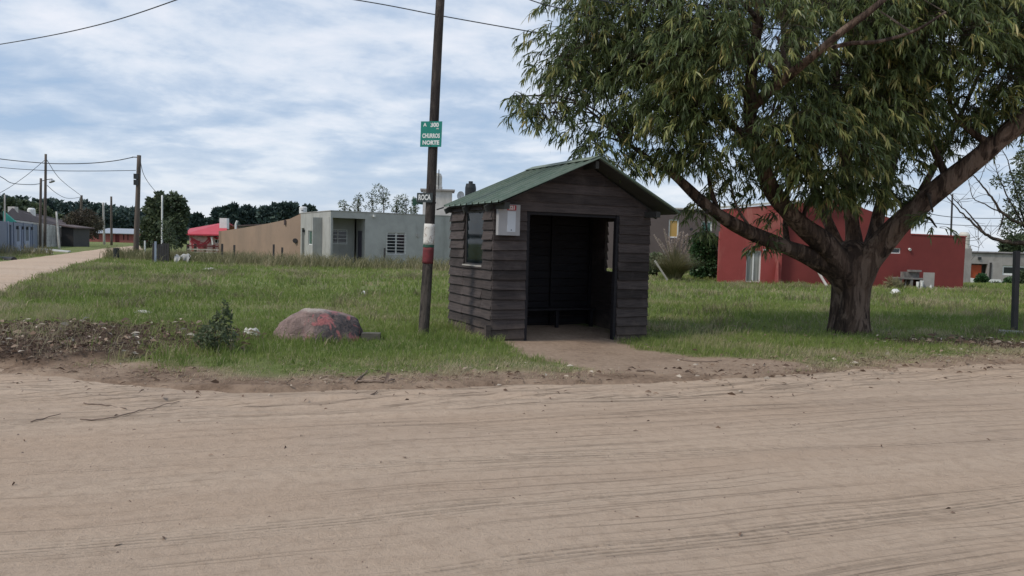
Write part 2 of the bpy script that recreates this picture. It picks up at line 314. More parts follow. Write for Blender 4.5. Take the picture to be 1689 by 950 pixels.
MT = dict(
 road=road_mat('packed_sand'), road2=road_mat('packed_sand_pale', 1.12), ground=ground_mat(), rock=rock_mat(),
 bark=bark_mat('eucalyptus_bark', (.155, .105, .078), (.034, .024, .020), (.27, .195, .15)),
 bark2=bark_mat('grey_bark', (.10, .078, .062), (.05, .04, .034), (.14, .11, .09)),
 pole=bark_mat('weathered_pole', (.092, .078, .070), (.042, .037, .036), (.14, .118, .102)),
 fpole=plain('far_pole_wood', (.13, .105, .085), (.08, .065, .055), stretch=(1, 1, .2)),
 plank=plank_mat('stained_plank', (.066, .053, .050), (.033, .027, .026)),
 inner=plain('shade_darkened_timber', (.017, .016, .019), (.010, .009, .012), rough=.75, stretch=(1, 1, 6), bst=.4),  # near-black colour paints the shade inside the shelter
 roofg=corrugated_mat(), cap=plain('faded_ridge_cap', (.20, .235, .19), (.14, .18, .14), rough=.6, bst=.1),
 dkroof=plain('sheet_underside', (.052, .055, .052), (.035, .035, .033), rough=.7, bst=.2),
 greyplaster=plain('grey_green_plaster', (.40, .40, .375), (.33, .33, .31), scale=1.3, bst=.25, bsc=18, dirt=(.25, .25, .23)),  # plaster kept paler, with aerial haze put into its colour
 paleplaster=plain('pale_plaster', (.40, .385, .36), (.32, .31, .29), scale=1.3, bst=.2, dirt=(.22, .21, .19)),
 whiteplaster=plain('old_white_plaster', (.56, .54, .50), (.46, .44, .41), scale=1.2, bst=.2, dirt=(.30, .29, .26)),
 tan=plain('tan_render', (.315, .225, .165), (.27, .195, .145), scale=.8, bst=.3, bsc=12, dirt=(.225, .17, .13)),
 redwall=plain('dark_red_render', (.190, .038, .034), (.155, .032, .029), scale=.9, bst=.25, bsc=14, dirt=(.145, .030, .028)),
 redlight=plain('faded_red_render', (.30, .060, .055), (.25, .050, .045), scale=1.4, bst=.35, bsc=14, dirt=(.40, .16, .13)),
 redroof=plain('red_roof', (.50, .055, .075), (.42, .045, .06), scale=1.5, rough=.5, bst=.1),
 brownwall=plain('taupe_render', (.125, .098, .092), (.105, .083, .078), scale=.9, bst=.2, bsc=14),
 concrete=plain('raw_concrete', (.36, .335, .315), (.26, .24, .225), scale=1.1, bst=.3, bsc=12, dirt=(.19, .17, .16)),
 slab=plain('concrete_slab', (.50, .49, .47), (.42, .41, .39), scale=2, bst=.2),
 blue=plain('blue_grey_paint', (.155, .185, .25), (.13, .155, .21), scale=2, rough=.6, bst=.1),
 bluelt=plain('light_blue_grey_paint', (.26, .30, .38), (.22, .26, .33), scale=2, rough=.6, bst=.1),
 bluedk=plain('slate_paint', (.075, .09, .12), (.06, .075, .10), scale=2, rough=.6, bst=.1),
 teal=plain('teal_paint', (.06, .36, .27), (.05, .30, .23), rough=.6, bst=.1),
 brownroof=plain('brown_roof_sheet', (.115, .085, .080), (.085, .065, .062), scale=1.5, bst=.2),
 white=plain('white_paint', (.72, .72, .70), (.62, .62, .60), rough=.5, bst=.05),
 dirtywhite=plain('dirty_white', (.60, .58, .54), (.42, .40, .36), scale=4, bst=.2),
 tankw=plain('cream_tank_plastic', (.58, .55, .49), (.50, .47, .42), rough=.45, bst=.05),
 black=plain('black_plastic', (.022, .026, .028), (.03, .034, .036), rough=.4, bst=.05),
 dark=plain('dark_metal', (.03, .03, .032), (.045, .04, .04), rough=.5, bst=.1),
 wire=plain('cable_rubber', (.05, .055, .065), (.04, .045, .05), rough=.6, bst=0),
 galv=plain('galvanised_sheet', (.36, .38, .41), (.28, .30, .33), rough=.45, bst=.1, metal=.3),
 peel=peel_mat(), bandred=plain('faded_red_band', (.175, .030, .036), (.115, .028, .03), scale=14, bst=.4, dirt=(.09, .055, .05)),
 bandgreen=plain('dark_green_band', (.03, .085, .06), rough=.7), signgreen=plain('green_sign_board', (.020, .235, .185), (.018, .20, .16), rough=.4, scale=9, bst=.05),
 signdark=plain('slate_sign_board', (.035, .045, .05), (.05, .06, .06), rough=.45, bst=.05), letter=plain('white_lettering', (.75, .76, .74), (.66, .68, .66), rough=.5, bst=0),
 boxgrey=plain('pale_grey_box_paint', (.36, .355, .36), (.32, .315, .32), rough=.45, bst=.05), boxwhite=plain('white_card', (.55, .58, .62), (.50, .53, .57), rough=.4, bst=0),
 platered=plain('red_number_plate', (.42, .045, .06), (.36, .04, .05), rough=.4, bst=0),
 glass=glass_mat(), clear=clear_mat(), lit=glass_mat('amber_reflection_pane', (.48, .30, .10), .25), curtain=drum_mat(), greenglass=glass_mat('green_tinted_glass', (.05, .12, .10), .1),  # amber pane colour is a painted reflection of yellow light
 doorred=plain('orange_red_door', (.42, .075, .025), (.34, .06, .02), rough=.5), purple=plain('purple_grey_door', (.10, .09, .12), rough=.5),
 brickred=brick_mat('red_block_wall', (.29, .085, .075), (.24, .07, .06), (.20, .085, .075)), mural=mural_mat(),
 precast=plain('precast_panel', (.48, .47, .44), (.36, .35, .33), scale=2.2, bst=.3, dirt=(.16, .16, .15)),
 bbq=plain('soot_stained_cement', (.24, .225, .21), (.15, .14, .13), scale=4, bst=.4, dirt=(.06, .055, .05)),
 stone=plain('dull_cement_block', (.13, .115, .09), (.08, .075, .06), scale=8, bst=.5), stake=plain('bleached_stake', (.42, .40, .37), (.32, .30, .27), bst=.2),
 gum=leafmat('eucalyptus_leaf', [(0, (.055, .080, .030)), (.4, (.098, .132, .046)), (.70, (.160, .195, .064)), (.88, (.29, .30, .10)), (1, (.40, .31, .13))], .36, .42),
 grass=leafmat('grass_blade', [(0, (.105, .160, .036)), (.4, (.200, .262, .062)), (.66, (.275, .295, .112)), (.80, (.37, .33, .185)), (1, (.46, .38, .26))], .35, .6),
 weed=leafmat('dry_weed', [(0, (.12, .125, .055)), (.5, (.235, .215, .115)), (1, (.44, .37, .24))], .25, .7),
 pine=leafmat('hazed_pine_needles', [(0, (.028, .048, .046)), (.6, (.046, .076, .066)), (1, (.078, .110, .085))], .08, .7),  # distance haze painted in as a lighter, bluish needle colour
 bush=leafmat('broad_leaf', [(0, (.020, .048, .020)), (.6, (.036, .085, .030)), (1, (.085, .14, .05))], .2, .5),
 olive=leafmat('olive_leaf', [(0, (.045, .066, .038)), (.6, (.085, .112, .058)), (1, (.15, .175, .09))], .2, .6),
 brownleaf=leafmat('brown_twiggy_leaf', [(0, (.055, .046, .034)), (.6, (.10, .080, .055)), (1, (.13, .12, .065))], .15, .7),
 plume=leafmat('pampas_plume', [(0, (.40, .32, .27)), (1, (.62, .53, .47))], .3, .8),
 litter=leafmat('fallen_leaf', [(0, (.06, .038, .028)), (.5, (.15, .095, .065)), (.85, (.30, .22, .16)), (1, (.52, .46, .38))], .1, .8),
 stick=plain('dead_stick', (.24, .18, .14), (.15, .11, .085), bst=.3), plastic=plain('crumpled_white_plastic', (.66, .66, .64), (.55, .55, .53), rough=.4, bst=.3),
)

# ---------------------------------------------------------------- object building
ORG = {}
def tag(o, label=None, cat=None, group=None, kind=None):
    if label: o['label'] = label
    if cat: o['category'] = cat
    if group: o['group'] = group
    if kind: o['kind'] = kind
    return o
def empty(name, loc, label=None, cat=None, group=None):
    o = bpy.data.objects.new(name, None); COL.objects.link(o); o.location = Vector(loc); o.empty_display_size = .2
    ORG[o.name] = Vector(loc); return tag(o, label, cat, group)
def link_mesh(name, me, mat, parent, org=None):
    o = bpy.data.objects.new(name, me); COL.objects.link(o)
    if mat: me.materials.append(MT[mat] if isinstance(mat, str) else mat)
    if parent is not None: o.parent = parent; ORG[o.name] = ORG[parent.name]
    else: o.location = org; ORG[o.name] = Vector(org)
    return o
class MB:
    def __init__(s): s.v = []; s.f = []; s.r = []; s.cur = .5
    def add(s, vs, fs, r=None):
        n = len(s.v); s.v += [Vector(v) for v in vs]; s.f += [tuple(i + n for i in f) for f in fs]; s.r += [s.cur if r is None else r] * len(vs); return s
    def hexa(s, b, t, r=None):      # four bottom, four top points
        return s.add(list(b) + list(t), [(3, 2, 1, 0), (4, 5, 6, 7), (0, 1, 5, 4), (1, 2, 6, 5), (2, 3, 7, 6), (3, 0, 4, 7)], r)
    def obox(s, o, u, w, l, d, z0, z1, r=None):   # from o along u (length l) and w (depth d)
        o = Vector((o[0], o[1], 0)); u = Vector((u[0], u[1], 0)); w = Vector((w[0], w[1], 0))
        q = [o, o + u * l, o + u * l + w * d, o + w * d]
        return s.hexa([p + Vector((0, 0, z0)) for p in q], [p + Vector((0, 0, z1)) for p in q], r)
    def box(s, c, sz, rz=0, r=None):
        u = Vector((math.cos(rz), math.sin(rz), 0)); w = Vector((-u.y, u.x, 0)); c = Vector(c)
        o = c - u * sz[0] / 2 - w * sz[1] / 2; return s.obox(o, u, w, sz[0], sz[1], c.z - sz[2] / 2, c.z + sz[2] / 2, r)
    def bar(s, a, b, w, h=None, r=None):
        a = Vector(a); b = Vector(b); h = h or w; d = (b - a).normalized()
        up = Vector((0, 0, 1)) if abs(d.z) < .9 else Vector((0, 1, 0)); x = d.cross(up).normalized(); y = x.cross(d)
        q = [(-1, -1), (1, -1), (1, 1), (-1, 1)]
        return s.hexa([a + x * w / 2 * i + y * h / 2 * j for i, j in q], [b + x * w / 2 * i + y * h / 2 * j for i, j in q], r)
    def tube(s, pts, rad, n=8, cap=True, wob=0.0, seed=0, r=None):
        pts = [Vector(p) for p in pts]; m = len(pts)
        if not isinstance(rad, (list, tuple)): rad = [rad] * m
        vs = []; px = None
        for i, p in enumerate(pts):
            d = (pts[min(i + 1, m - 1)] - pts[max(i - 1, 0)]); d = d.normalized() if d.length > 1e-9 else Vector((0, 0, 1))
            if px is None: px = d.cross(Vector((0, 1, 0)) if abs(d.y) < .9 else Vector((1, 0, 0))).normalized()
            px = (px - d * px.dot(d)).normalized(); py = d.cross(px)
            for k in range(n):
                a = 2 * math.pi * k / n; q = rad[i]
                if wob: q *= 1 + wob * (math.sin(a * 2 + seed + i * .35) * .5 + math.sin(a * 3 + seed * 2.1 - i * .22) * .5 + math.sin(a * 5 + seed * 1.3 + i * .5) * .35)
                vs.append(p + (px * math.cos(a) + py * math.sin(a)) * q)
        fs = [(i * n + k, i * n + (k + 1) % n, (i + 1) * n + (k + 1) % n, (i + 1) * n + k) for i in range(m - 1) for k in range(n)]
        if cap: fs += [tuple(range(n))[::-1], tuple((m - 1) * n + k for k in range(n))]
        return s.add(vs, fs, r)
    def build(s, name, mat, parent=None, smooth=False, org=None, **kw):
        if not s.v: return None
        if parent is not None: o = ORG[parent.name]
        elif org is not None: o = Vector(org)
        else:
            xs = [v.x for v in s.v]; ys = [v.y for v in s.v]; zs = [v.z for v in s.v]; o = Vector(((min(xs) + max(xs)) / 2, (min(ys) + max(ys)) / 2, min(zs)))
        me = bpy.data.meshes.new(name); me.from_pydata([v - o for v in s.v], [], s.f)
        a = me.attributes.new('rnd', 'FLOAT', 'POINT'); a.data.foreach_set('value', s.r)
        if smooth: me.polygons.foreach_set('use_smooth', [True] * len(me.polygons))
        me.update()
        return tag(link_mesh(name, me, mat, parent, o), **kw)
def np_mesh(name, V, F4=None, F3=None, attrs=None, mat=None, parent=None, org=(0, 0, 0), smooth=False, **kw):
    o = ORG[parent.name] if parent is not None else Vector(org)
    V = np.asarray(V, np.float32) - np.array(o, np.float32)
    n4 = 0 if F4 is None else len(F4); n3 = 0 if F3 is None else len(F3)
    me = bpy.data.meshes.new(name); me.vertices.add(len(V)); me.vertices.foreach_set('co', V.ravel())
    lv = []
    if n4: lv.append(np.asarray(F4, np.int32).ravel())
    if n3: lv.append(np.asarray(F3, np.int32).ravel())
    lv = np.concatenate(lv); me.loops.add(len(lv)); me.loops.foreach_set('vertex_index', lv)
    me.polygons.add(n4 + n3)
    st = np.concatenate([np.arange(n4) * 4, n4 * 4 + np.arange(n3) * 3]).astype(np.int32)
    me.polygons.foreach_set('loop_start', st)
    if smooth: me.polygons.foreach_set('use_smooth', np.ones(n4 + n3, bool))
    me.update(calc_edges=True)
    for k, v in (attrs or {}).items():
        a = me.attributes.new(k, 'FLOAT', 'POINT'); a.data.foreach_set('value', np.asarray(v, np.float32))
    return tag(link_mesh(name, me, mat, parent, o), **kw)

def spline(pts, n):       # Catmull-Rom through 3D points (with extra scalar columns)
    p = np.array(pts, float); p = np.vstack([2 * p[0] - p[1], p, 2 * p[-1] - p[-2]]); out = []
    for i in range(1, len(p) - 2):
        for t in np.linspace(0, 1, n, endpoint=False):
            a, b, c, d = p[i - 1], p[i], p[i + 1], p[i + 2]
            out.append(.5 * ((2 * b) + (-a + c) * t + (2 * a - 5 * b + 4 * c - d) * t * t + (-a + 3 * b - 3 * c + d) * t ** 3))
    out.append(p[-2]); return np.array(out)

def text(s, size, mat, parent, origin, ux, uz, align='CENTER', ext=.002, bold=.0, sx=1.0, name='lettering'):
    cu = bpy.data.curves.new('t', 'FONT'); cu.body = s; cu.size = size; cu.align_x = align; cu.align_y = 'CENTER'; cu.extrude = ext; cu.offset = bold; cu.resolution_u = 3
    t = bpy.data.objects.new('t', cu); COL.objects.link(t); bpy.context.view_layer.update()
    me = bpy.data.meshes.new_from_object(t.evaluated_get(bpy.context.evaluated_depsgraph_get())); bpy.data.objects.remove(t); bpy.data.curves.remove(cu)
    ux = Vector(ux).normalized(); uz = Vector(uz).normalized(); un = ux.cross(uz)
    o = ORG[parent.name]; me.name = name
    for v in me.vertices: v.co = Vector(origin) + ux * v.co.x * sx + uz * v.co.y + un * v.co.z - o
    me.materials.clear()
    return link_mesh(name, me, mat, parent)

# leaves / blades -------------------------------------------------
def norm(a): return a / np.maximum(np.linalg.norm(a, axis=1, keepdims=True), 1e-9)
def leaf_strips(base, dirs, length, width, rnd, droop=.35):
    """lance-shaped leaves: base (2 verts), middle (2), tip (1)"""
    n = len(base); rv = norm(rng.normal(size=(n, 3))); side = norm(np.cross(dirs, rv))
    L = length[:, None]; Wd = width[:, None]
    mid = base + dirs * L * .5; tipd = norm(dirs + np.array([0, 0, -1.0]) * droop + rv * .12); tip = mid + tipd * L * .5
    V = np.stack([base - side * Wd * .22, base + side * Wd * .22, mid + side * Wd * .5, mid - side * Wd * .5, tip], 1).reshape(-1, 3)
    k = np.arange(n)[:, None] * 5
    return V, k + np.array([[0, 1, 2, 3]]), k + np.array([[3, 2, 4]]), np.repeat(rnd, 5)
def cluster_leaves(C, n, size, rnd_lo=0, rnd_hi=1, aspect=.6):
    """small random faces inside ellipsoids; C rows: x y z rx ry rz"""
    C = np.asarray(C, float); vol = (C[:, 3] * C[:, 4] * C[:, 5]) ** .67; idx = rng.choice(len(C), n, p=vol / vol.sum())
    d = norm(rng.normal(size=(n, 3))); rr = rng.uniform(.15, 1.0, n) ** .45
    base = C[idx, :3] + d * C[idx, 3:6] * rr[:, None]
    dirs = norm(d * .7 + rng.normal(size=(n, 3)) * .7)
    tone = np.clip(rng.random(len(C))[idx] * .45 + rng.random(n) * .55, 0, 1)
    ln = size * rng.uniform(.6, 1.4, n)
    return leaf_strips(base, dirs, ln, ln * aspect, rnd_lo + (rnd_hi - rnd_lo) * tone, .1)

# ---------------------------------------------------------------- ground and roads
def grid_mesh(name, xs, ys, zf, mat, attrs=None, **kw):
    Xg, Yg = np.meshgrid(xs, ys); 
    if callable(zf): Z = zf(Xg, Yg)
    V = np.stack([Xg, Yg, Z], -1).reshape(-1, 3); nx = len(xs); ny = len(ys)
    i = np.arange(ny - 1)[:, None] * nx + np.arange(nx - 1)[None]; F = np.stack([i, i + 1, i + nx + 1, i + nx], -1).reshape(-1, 4)
    A = {k: f(Xg, Yg).ravel() for k, f in (attrs or {}).items()}
    return np_mesh(name, V, F, None, A, mat, smooth=True, **kw)
xs = np.concatenate([-np.geomspace(900, 13.2, 46), np.arange(-13, 13.5, .06), np.geomspace(13.6, 900, 46)])
ys = np.concatenate([[-60, -30, -12, 0, 4], np.arange(6.5, 16, .05), np.geomspace(16.05, 60, 110), np.geomspace(62, 1200, 40)])
grid_mesh('ground', xs, ys, H, 'ground', {'grass': lambda x, y: np.maximum(grassm(x, y), sst(20, 22, y)), 'litter': litterm, 'path': pathm}, kind='structure')

def Hroad(x, y):
    d = dedge(x, y); a = R_(20); u = x * math.cos(a) + y * math.sin(a); v = -x * math.sin(a) + y * math.cos(a)
    h = .020 * (fbm(u * .12, v, .42, 61, 3) - .5) + .016 * (fbm(u * .07, v, .16, 71, 2) - .5)
    a2 = R_(9); u2 = x * math.cos(a2) + y * math.sin(a2); v2 = -x * math.sin(a2) + y * math.cos(a2)
    near = np.exp(-((d + .5) / .6) ** 2)
    h = h + near * (.11 * (fbm(u2 * .15, v2, .17, 81, 3) - .45)) + .03 * (fbm(x, y, .16, 91, 4) - .5) * near
    return h - .10 * sst(.15, .75, d)
def road_sheet():
    rx = np.concatenate([np.linspace(-70, -9.2, 40), np.arange(-9, 10, .05), np.linspace(10.2, 80, 50)])
    t = np.concatenate([np.linspace(0, .35, 8)[:-1], np.linspace(.35, 1, 240)])
    Xg, T = np.meshgrid(rx, t); Y1 = yedge(Xg) + 1.0; Y0 = np.minimum(-14 + Xg * .36, Y1 - 6); Y0 = np.where(np.abs(Xg) < 10, -8, Y0)
    Yg = Y0 + (Y1 - Y0) * T; Z = Hroad(Xg, Yg)
    V = np.stack([Xg, Yg, Z], -1).reshape(-1, 3); nx = len(rx); ny = len(t)
    i = np.arange(ny - 1)[:, None] * nx + np.arange(nx - 1)[None]; F = np.stack([i, i + 1, i + nx + 1, i + nx], -1).reshape(-1, 4)
    np_mesh('dirt_road', V, F, None, {'edge': np.exp(-((dedge(Xg, Yg) + .6) / .65) ** 2).ravel()}, 'road', smooth=True, kind='structure')
road_sheet()
def side_road():
    A = [G(*p) for p in ((-250, 560), (-120, 530), (0, 486), (60, 460), (125, 438), (185, 424), (215, 417), (236, 412))]
    B = [G(*p) for p in ((-400, 470), (-200, 452), (0, 432), (60, 425), (115, 418), (165, 411), (196, 408), (236, 405))]
    A = spline([tuple(p) for p in A], 14); B = spline([tuple(p) for p in B], 14); n = len(A); m = 12; V = []
    for i in range(n):
        for k in range(m + 1):
            t = k / m; p = A[i] * (1 - t) + B[i] * t; w = (vn(p[0], p[1], .8, 5) - .5) * .5
            e = math.sin(math.pi * t)
            p = p + (B[i] - A[i]) / max(np.linalg.norm(B[i] - A[i]), .1) * w * (1 if k in (0, m) else 0)
            V.append((p[0], p[1], max(Hz(p[0], p[1]), 0) + .035 + .03 * e - (.03 if k in (0, m) else 0)))
    F = [(i * (m + 1) + k, i * (m + 1) + k + 1, (i + 1) * (m + 1) + k + 1, (i + 1) * (m + 1) + k) for i in range(n - 1) for k in range(m)]
    np_mesh('side_road', np.array(V), np.array(F), None, None, 'road2', smooth=True, kind='structure')
    V = []
side_road()

# ---------------------------------------------------------------- bus shelter
PH = R_(26); fu = Vector((math.cos(PH), math.sin(PH), 0)); fw = Vector((-math.sin(PH), math.cos(PH), 0))
FL = Vector((P(811, 563, 12.0).x, 12.0, 0)); SW, SL = 2.95, 1.85; BZ = -.12; EZ = 2.19; RU = 1.62; RZ = 2.93
FR = FL + fu * SW; BL = FL + fw * SL; BR = FR + fw * SL
def shelter():
    root = empty('bus_shelter', FL + fu * SW / 2 + fw * SL / 2, 'dark brown lapped-plank bus shelter with a green corrugated gable roof', 'bus shelter')
    pit = .158; rs = random.Random(3)
    def planks(mb, o, u, nrm, iv, z0, z1, topf=None):
        # lapped planks, lower edge standing proud
        z = z0; 
        while z < z1 - .01:
            zt = min(z + pit, z1); r = rs.random()
            for a, b, h0, h1 in iv:
                zz0, zz1 = z, zt
                if h0 is not None and h0 < zt and h1 > z:      # opening cuts this row away
                    if zz0 < h0 - .02: zz1 = h0
                    elif zz1 > h1 + .02: zz0 = h1
                    else: continue
                ja, jb = rs.uniform(-.006, .006), rs.uniform(-.006, .006); tl = rs.uniform(-.008, .008)
                A = o + u * (a + ja); B = o + u * (b + jb)
                lo, hi = .044 + rs.uniform(-.006, .008), .008
                def pt(q, off, zq): return q + nrm * off + Vector((0, 0, zq))
                mb.hexa([pt(A, 0, zz0 - .012 + tl), pt(B, 0, zz0 - .012 - tl), pt(B, lo, zz0 - .012 - tl), pt(A, lo, zz0 - .012 + tl)],
                        [pt(A, 0, zz1 + tl), pt(B, 0, zz1 - tl), pt(B, hi, zz1 + .004 - tl), pt(A, hi, zz1 + .004 + tl)], min(1, max(0, r + rs.uniform(-.15, .15))))
            z = zt
    th = .035
    # front wall: left and right panels plus gable
    mb = MB(); o = FL
    planks(mb, o, fu, -fw, [(-.03, .563, None, None), (2.34, SW + .03, None, None)], BZ, 2.09)
    z = 2.09; 
    while z < RZ - .06:
        zt = min(z + pit, RZ - .02); r = rs.random()
        def lim(zq):
            if zq <= EZ: return (-.03, SW + .03)
            k = (zq - EZ) / (RZ - EZ); return (-.03 + (RU + .03) * k, SW + .03 - (SW + .03 - RU) * k)
        a0, b0 = lim(z); a1, b1 = lim(zt)
        q = lambda uu, off, zq: FL + fu * uu - fw * off + Vector((0, 0, zq))
        mb.hexa([q(a0, 0, z - .01), q(b0, 0, z - .01), q(b0, .036, z - .01), q(a0, .036, z - .01)][::-1], [q(a1, 0, zt), q(b1, 0, zt), q(b1, .012, zt), q(a1, .012, zt)][::-1], r)
        z = zt
    mb.obox(FL + fw * .001, fu, fw, .563, th, BZ, 2.19, .2); mb.obox(FL + fu * 2.34 + fw * .001, fu, fw, SW - 2.34, th, BZ, 2.19, .2)
    mb.build('front_wall', 'plank', root)
    # left wall with window
    mb = MB(); WA, WB, WZ0, WZ1 = .40, 1.20, 1.17, 2.10
    planks(mb, FL, fw, -fu, [(0.0, WA, None, None), (WA, WB, WZ0, WZ1), (WB, SL, None, None)], BZ, EZ)
    for a, b, z0, z1 in ((0.04, WA, BZ, EZ), (WB, SL, BZ, EZ), (WA, WB, BZ, WZ0), (WA, WB, WZ1, EZ)): mb.obox(FL + fw * a + fu * .001, fw, fu, b - a, th, z0, z1, .2)
    lw = mb.build('left_wall', 'plank', root)
    wf = MB()
    for a, b, z0, z1 in ((WA, WA + .05, WZ0, WZ1), (WB - .05, WB, WZ0, WZ1), (WA + .05, WB - .05, WZ0, WZ0 + .04), (WA + .05, WB - .05, WZ1 - .05, WZ1)):
        wf.obox(FL + fw * a + fu * .004, fw, fu, b - a, .03, z0 + .002, z1 - .002)
    wfo = wf.build('window', 'dark', root)
    g = MB(); g.obox(FL + fw * (WA + .05) + fu * .016, fw, fu, WB - WA - .1, .004, WZ0 + .042, WZ1 - .052); g.build('pane', 'clear', wfo)
    g = MB(); g.obox(FL + fw * (WA - .01) - fu * .045, fw, fu, WB - WA + .02, .048, WZ0 - .012, WZ0 + .012); g.build('sill', 'stake', wfo)
    # right wall with open window
    mb = MB(); WA, WB, WZ0, WZ1 = .45, 1.30, 1.07, 2.03
    planks(mb, FR, fw, fu, [(0.0, WA, None, None), (WA, WB, WZ0, WZ1), (WB, SL, None, None)], BZ, EZ)
    for a, b, z0, z1 in ((0.04, WA, BZ, EZ), (WB, SL, BZ, EZ), (WA, WB, BZ, WZ0), (WA, WB, WZ1, EZ)): mb.obox(FR + fw * a - fu * (.001 + th), fw, fu, b - a, th, z0, z1, .2)
    mb.build('right_wall', 'plank', root)
    # back wall
    mb = MB(); planks(mb, BL, fu, fw, [(0, SW, None, None)], BZ, EZ)
    mb.hexa([BL + Vector((0, 0, EZ)), BR + Vector((0, 0, EZ)), BR - fw * .03 + Vector((0, 0, EZ)), BL - fw * .03 + Vector((0, 0, EZ))][::-1],
            [BL + fu * (RU - .02) + Vector((0, 0, RZ - .03)), BL + fu * (RU + .02) + Vector((0, 0, RZ - .03)), BL + fu * (RU + .02) - fw * .03 + Vector((0, 0, RZ - .03)), BL + fu * (RU - .02) - fw * .03 + Vector((0, 0, RZ - .03))][::-1], .3)
    mb.build('back_wall', 'plank', root)
    mb = MB()
    # inside: horizontal lining with gaps, studs
    k = 0; z = BZ + .02
    while z < 2.1:
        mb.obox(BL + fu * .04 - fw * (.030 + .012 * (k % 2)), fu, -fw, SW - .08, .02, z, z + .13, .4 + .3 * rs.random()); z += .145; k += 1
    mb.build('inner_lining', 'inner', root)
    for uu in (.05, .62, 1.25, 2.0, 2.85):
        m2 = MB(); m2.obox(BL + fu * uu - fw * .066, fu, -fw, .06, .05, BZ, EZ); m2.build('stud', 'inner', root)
    for uu, f0 in ((.563, 0), (2.28, 0)):
        m2 = MB(); m2.obox(FL + fu * uu - fw * .012, fu, fw, .055, .08, BZ, 2.10); m2.build('door_post', 'inner', root)
    m2 = MB(); m2.obox(FL + fu * .62 + fw * .002, fu, fw, 1.655, .07, 2.03, 2.10); m2.build('lintel', 'inner', root)
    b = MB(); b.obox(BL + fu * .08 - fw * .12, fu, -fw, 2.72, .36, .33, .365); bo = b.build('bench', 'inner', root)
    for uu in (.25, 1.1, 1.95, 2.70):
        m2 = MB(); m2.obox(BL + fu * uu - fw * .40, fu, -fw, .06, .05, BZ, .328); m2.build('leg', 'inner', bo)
    # roof: two ribbed sheets
    def slope(u_ridge, u_eave, z_e):
        top = []; length = SL + .45; n = int(length / .245)
        prof = []
        for i in range(n + 1):
            v = -.45 + i * length / n
            prof += [(v - .028, 0), (v - .012, .032), (v + .012, .032), (v + .028, 0)]
        mb = MB(); rz = RZ + .03; vs = []; m = len(prof); seg = 2
        for j in range(seg + 1):
            t = j / seg; uu = u_ridge + (u_eave - u_ridge) * t; zz = rz + (z_e - rz) * t
            for (v, h) in prof: vs.append(FL + fu * uu + fw * v + Vector((0, 0, zz + h + .006)))
        lo = [v - Vector((0, 0, .006)) for v in vs]
        fs = []
        for j in range(seg):
            for k in range(m - 1):
                a = j * m + k; q = (a, a + 1, a + m + 1, a + m); fs.append(q if u_eave < u_ridge else q[::-1])
                a += len(vs); q = (a, a + m, a + m + 1, a + 1); fs.append(q if u_eave < u_ridge else q[::-1])
        nv = len(vs)
        for k in range(m - 1):
            a = seg * m + k; fs.append((a, a + 1, a + 1 + nv, a + nv)); 
        for j in range(seg):
            for a in (j * m, j * m + m - 1): fs.append((a, a + m, a + m + nv, a + nv))
        mb.add(vs + lo, fs); return mb
    rf = slope(RU, -.15, 2.175).build('roof', 'roofg', root)
    slope(RU + .001, SW + .32, 2.135).build('roof', 'roofg', root)
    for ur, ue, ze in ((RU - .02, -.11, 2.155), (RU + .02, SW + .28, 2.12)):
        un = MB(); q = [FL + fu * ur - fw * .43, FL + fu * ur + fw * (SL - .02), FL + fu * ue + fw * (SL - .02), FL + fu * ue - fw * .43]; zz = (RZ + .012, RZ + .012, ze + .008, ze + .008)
        un.hexa([p + Vector((0, 0, z - .006)) for p, z in zip(q, zz)], [p + Vector((0, 0, z)) for p, z in zip(q, zz)]); un.build('roof_underside', 'dkroof', root)  # flat dark sheet just below each ribbed slope
    cp = MB(); a = FL + fu * RU - fw * .47 + Vector((0, 0, RZ + .072)); L = fw * (SL + .5)
    for sg, dz in ((-1, .17 * .42), (1, .17 * .47)):
        e = fu * .17 * sg - Vector((0, 0, dz)); up = Vector((0, 0, .006))
        q = [a, a + L, a + L + e, a + e]; cp.hexa([x for x in q], [x + up for x in q])
    cp.build('ridge_cap', 'cap', rf)
    # rafters, purlins, fascia
    for sg, ue, ze in ((-1, -.15, 2.16), (1, SW + .22, 2.16)):
        for v in (-.40, .05, .95, SL - .05):
            if v == -.40: continue
            m2 = MB(); m2.bar(FL + fu * RU + fw * v + Vector((0, 0, RZ - .04)), FL + fu * ue + fw * v + Vector((0, 0, ze - .07)), .05, .09); m2.build('rafter', 'dkroof', root)
    for uu, zz in ((.04, 2.135), (SW - .06, 2.11)):
        m2 = MB(); m2.bar(FL + fu * uu - fw * .36 + Vector((0, 0, zz)), FL + fu * uu + fw * SL + Vector((0, 0, zz)), .09, .10); m2.build('eave_beam', 'dkroof', root)
    m2 = MB(); m2.bar(FL + fu * RU - fw * .40 + Vector((0, 0, RZ - .07)), FL + fu * RU + fw * SL + Vector((0, 0, RZ - .07)), .06, .12); m2.build('ridge_beam', 'dkroof', root)
    m2 = MB(); e0 = FL - fu * .20 + fw * (SL - .1) + Vector((0, 0, 2.16)); m2.tube([e0, e0 - fu * .13 - Vector((0, 0, .045))], .012, 6); m2.build('gutter_rod', 'dark', root)
shelter()
# short stub post at the corner
m = MB(); c = FL - fu * .10 - fw * .08; m.obox(c - fu * .04, fu, fw, .085, .07, -.15, .26); m.build('stub_post', 'plank', label='short dark wooden stub post at the near left corner of the bus shelter', cat='post')
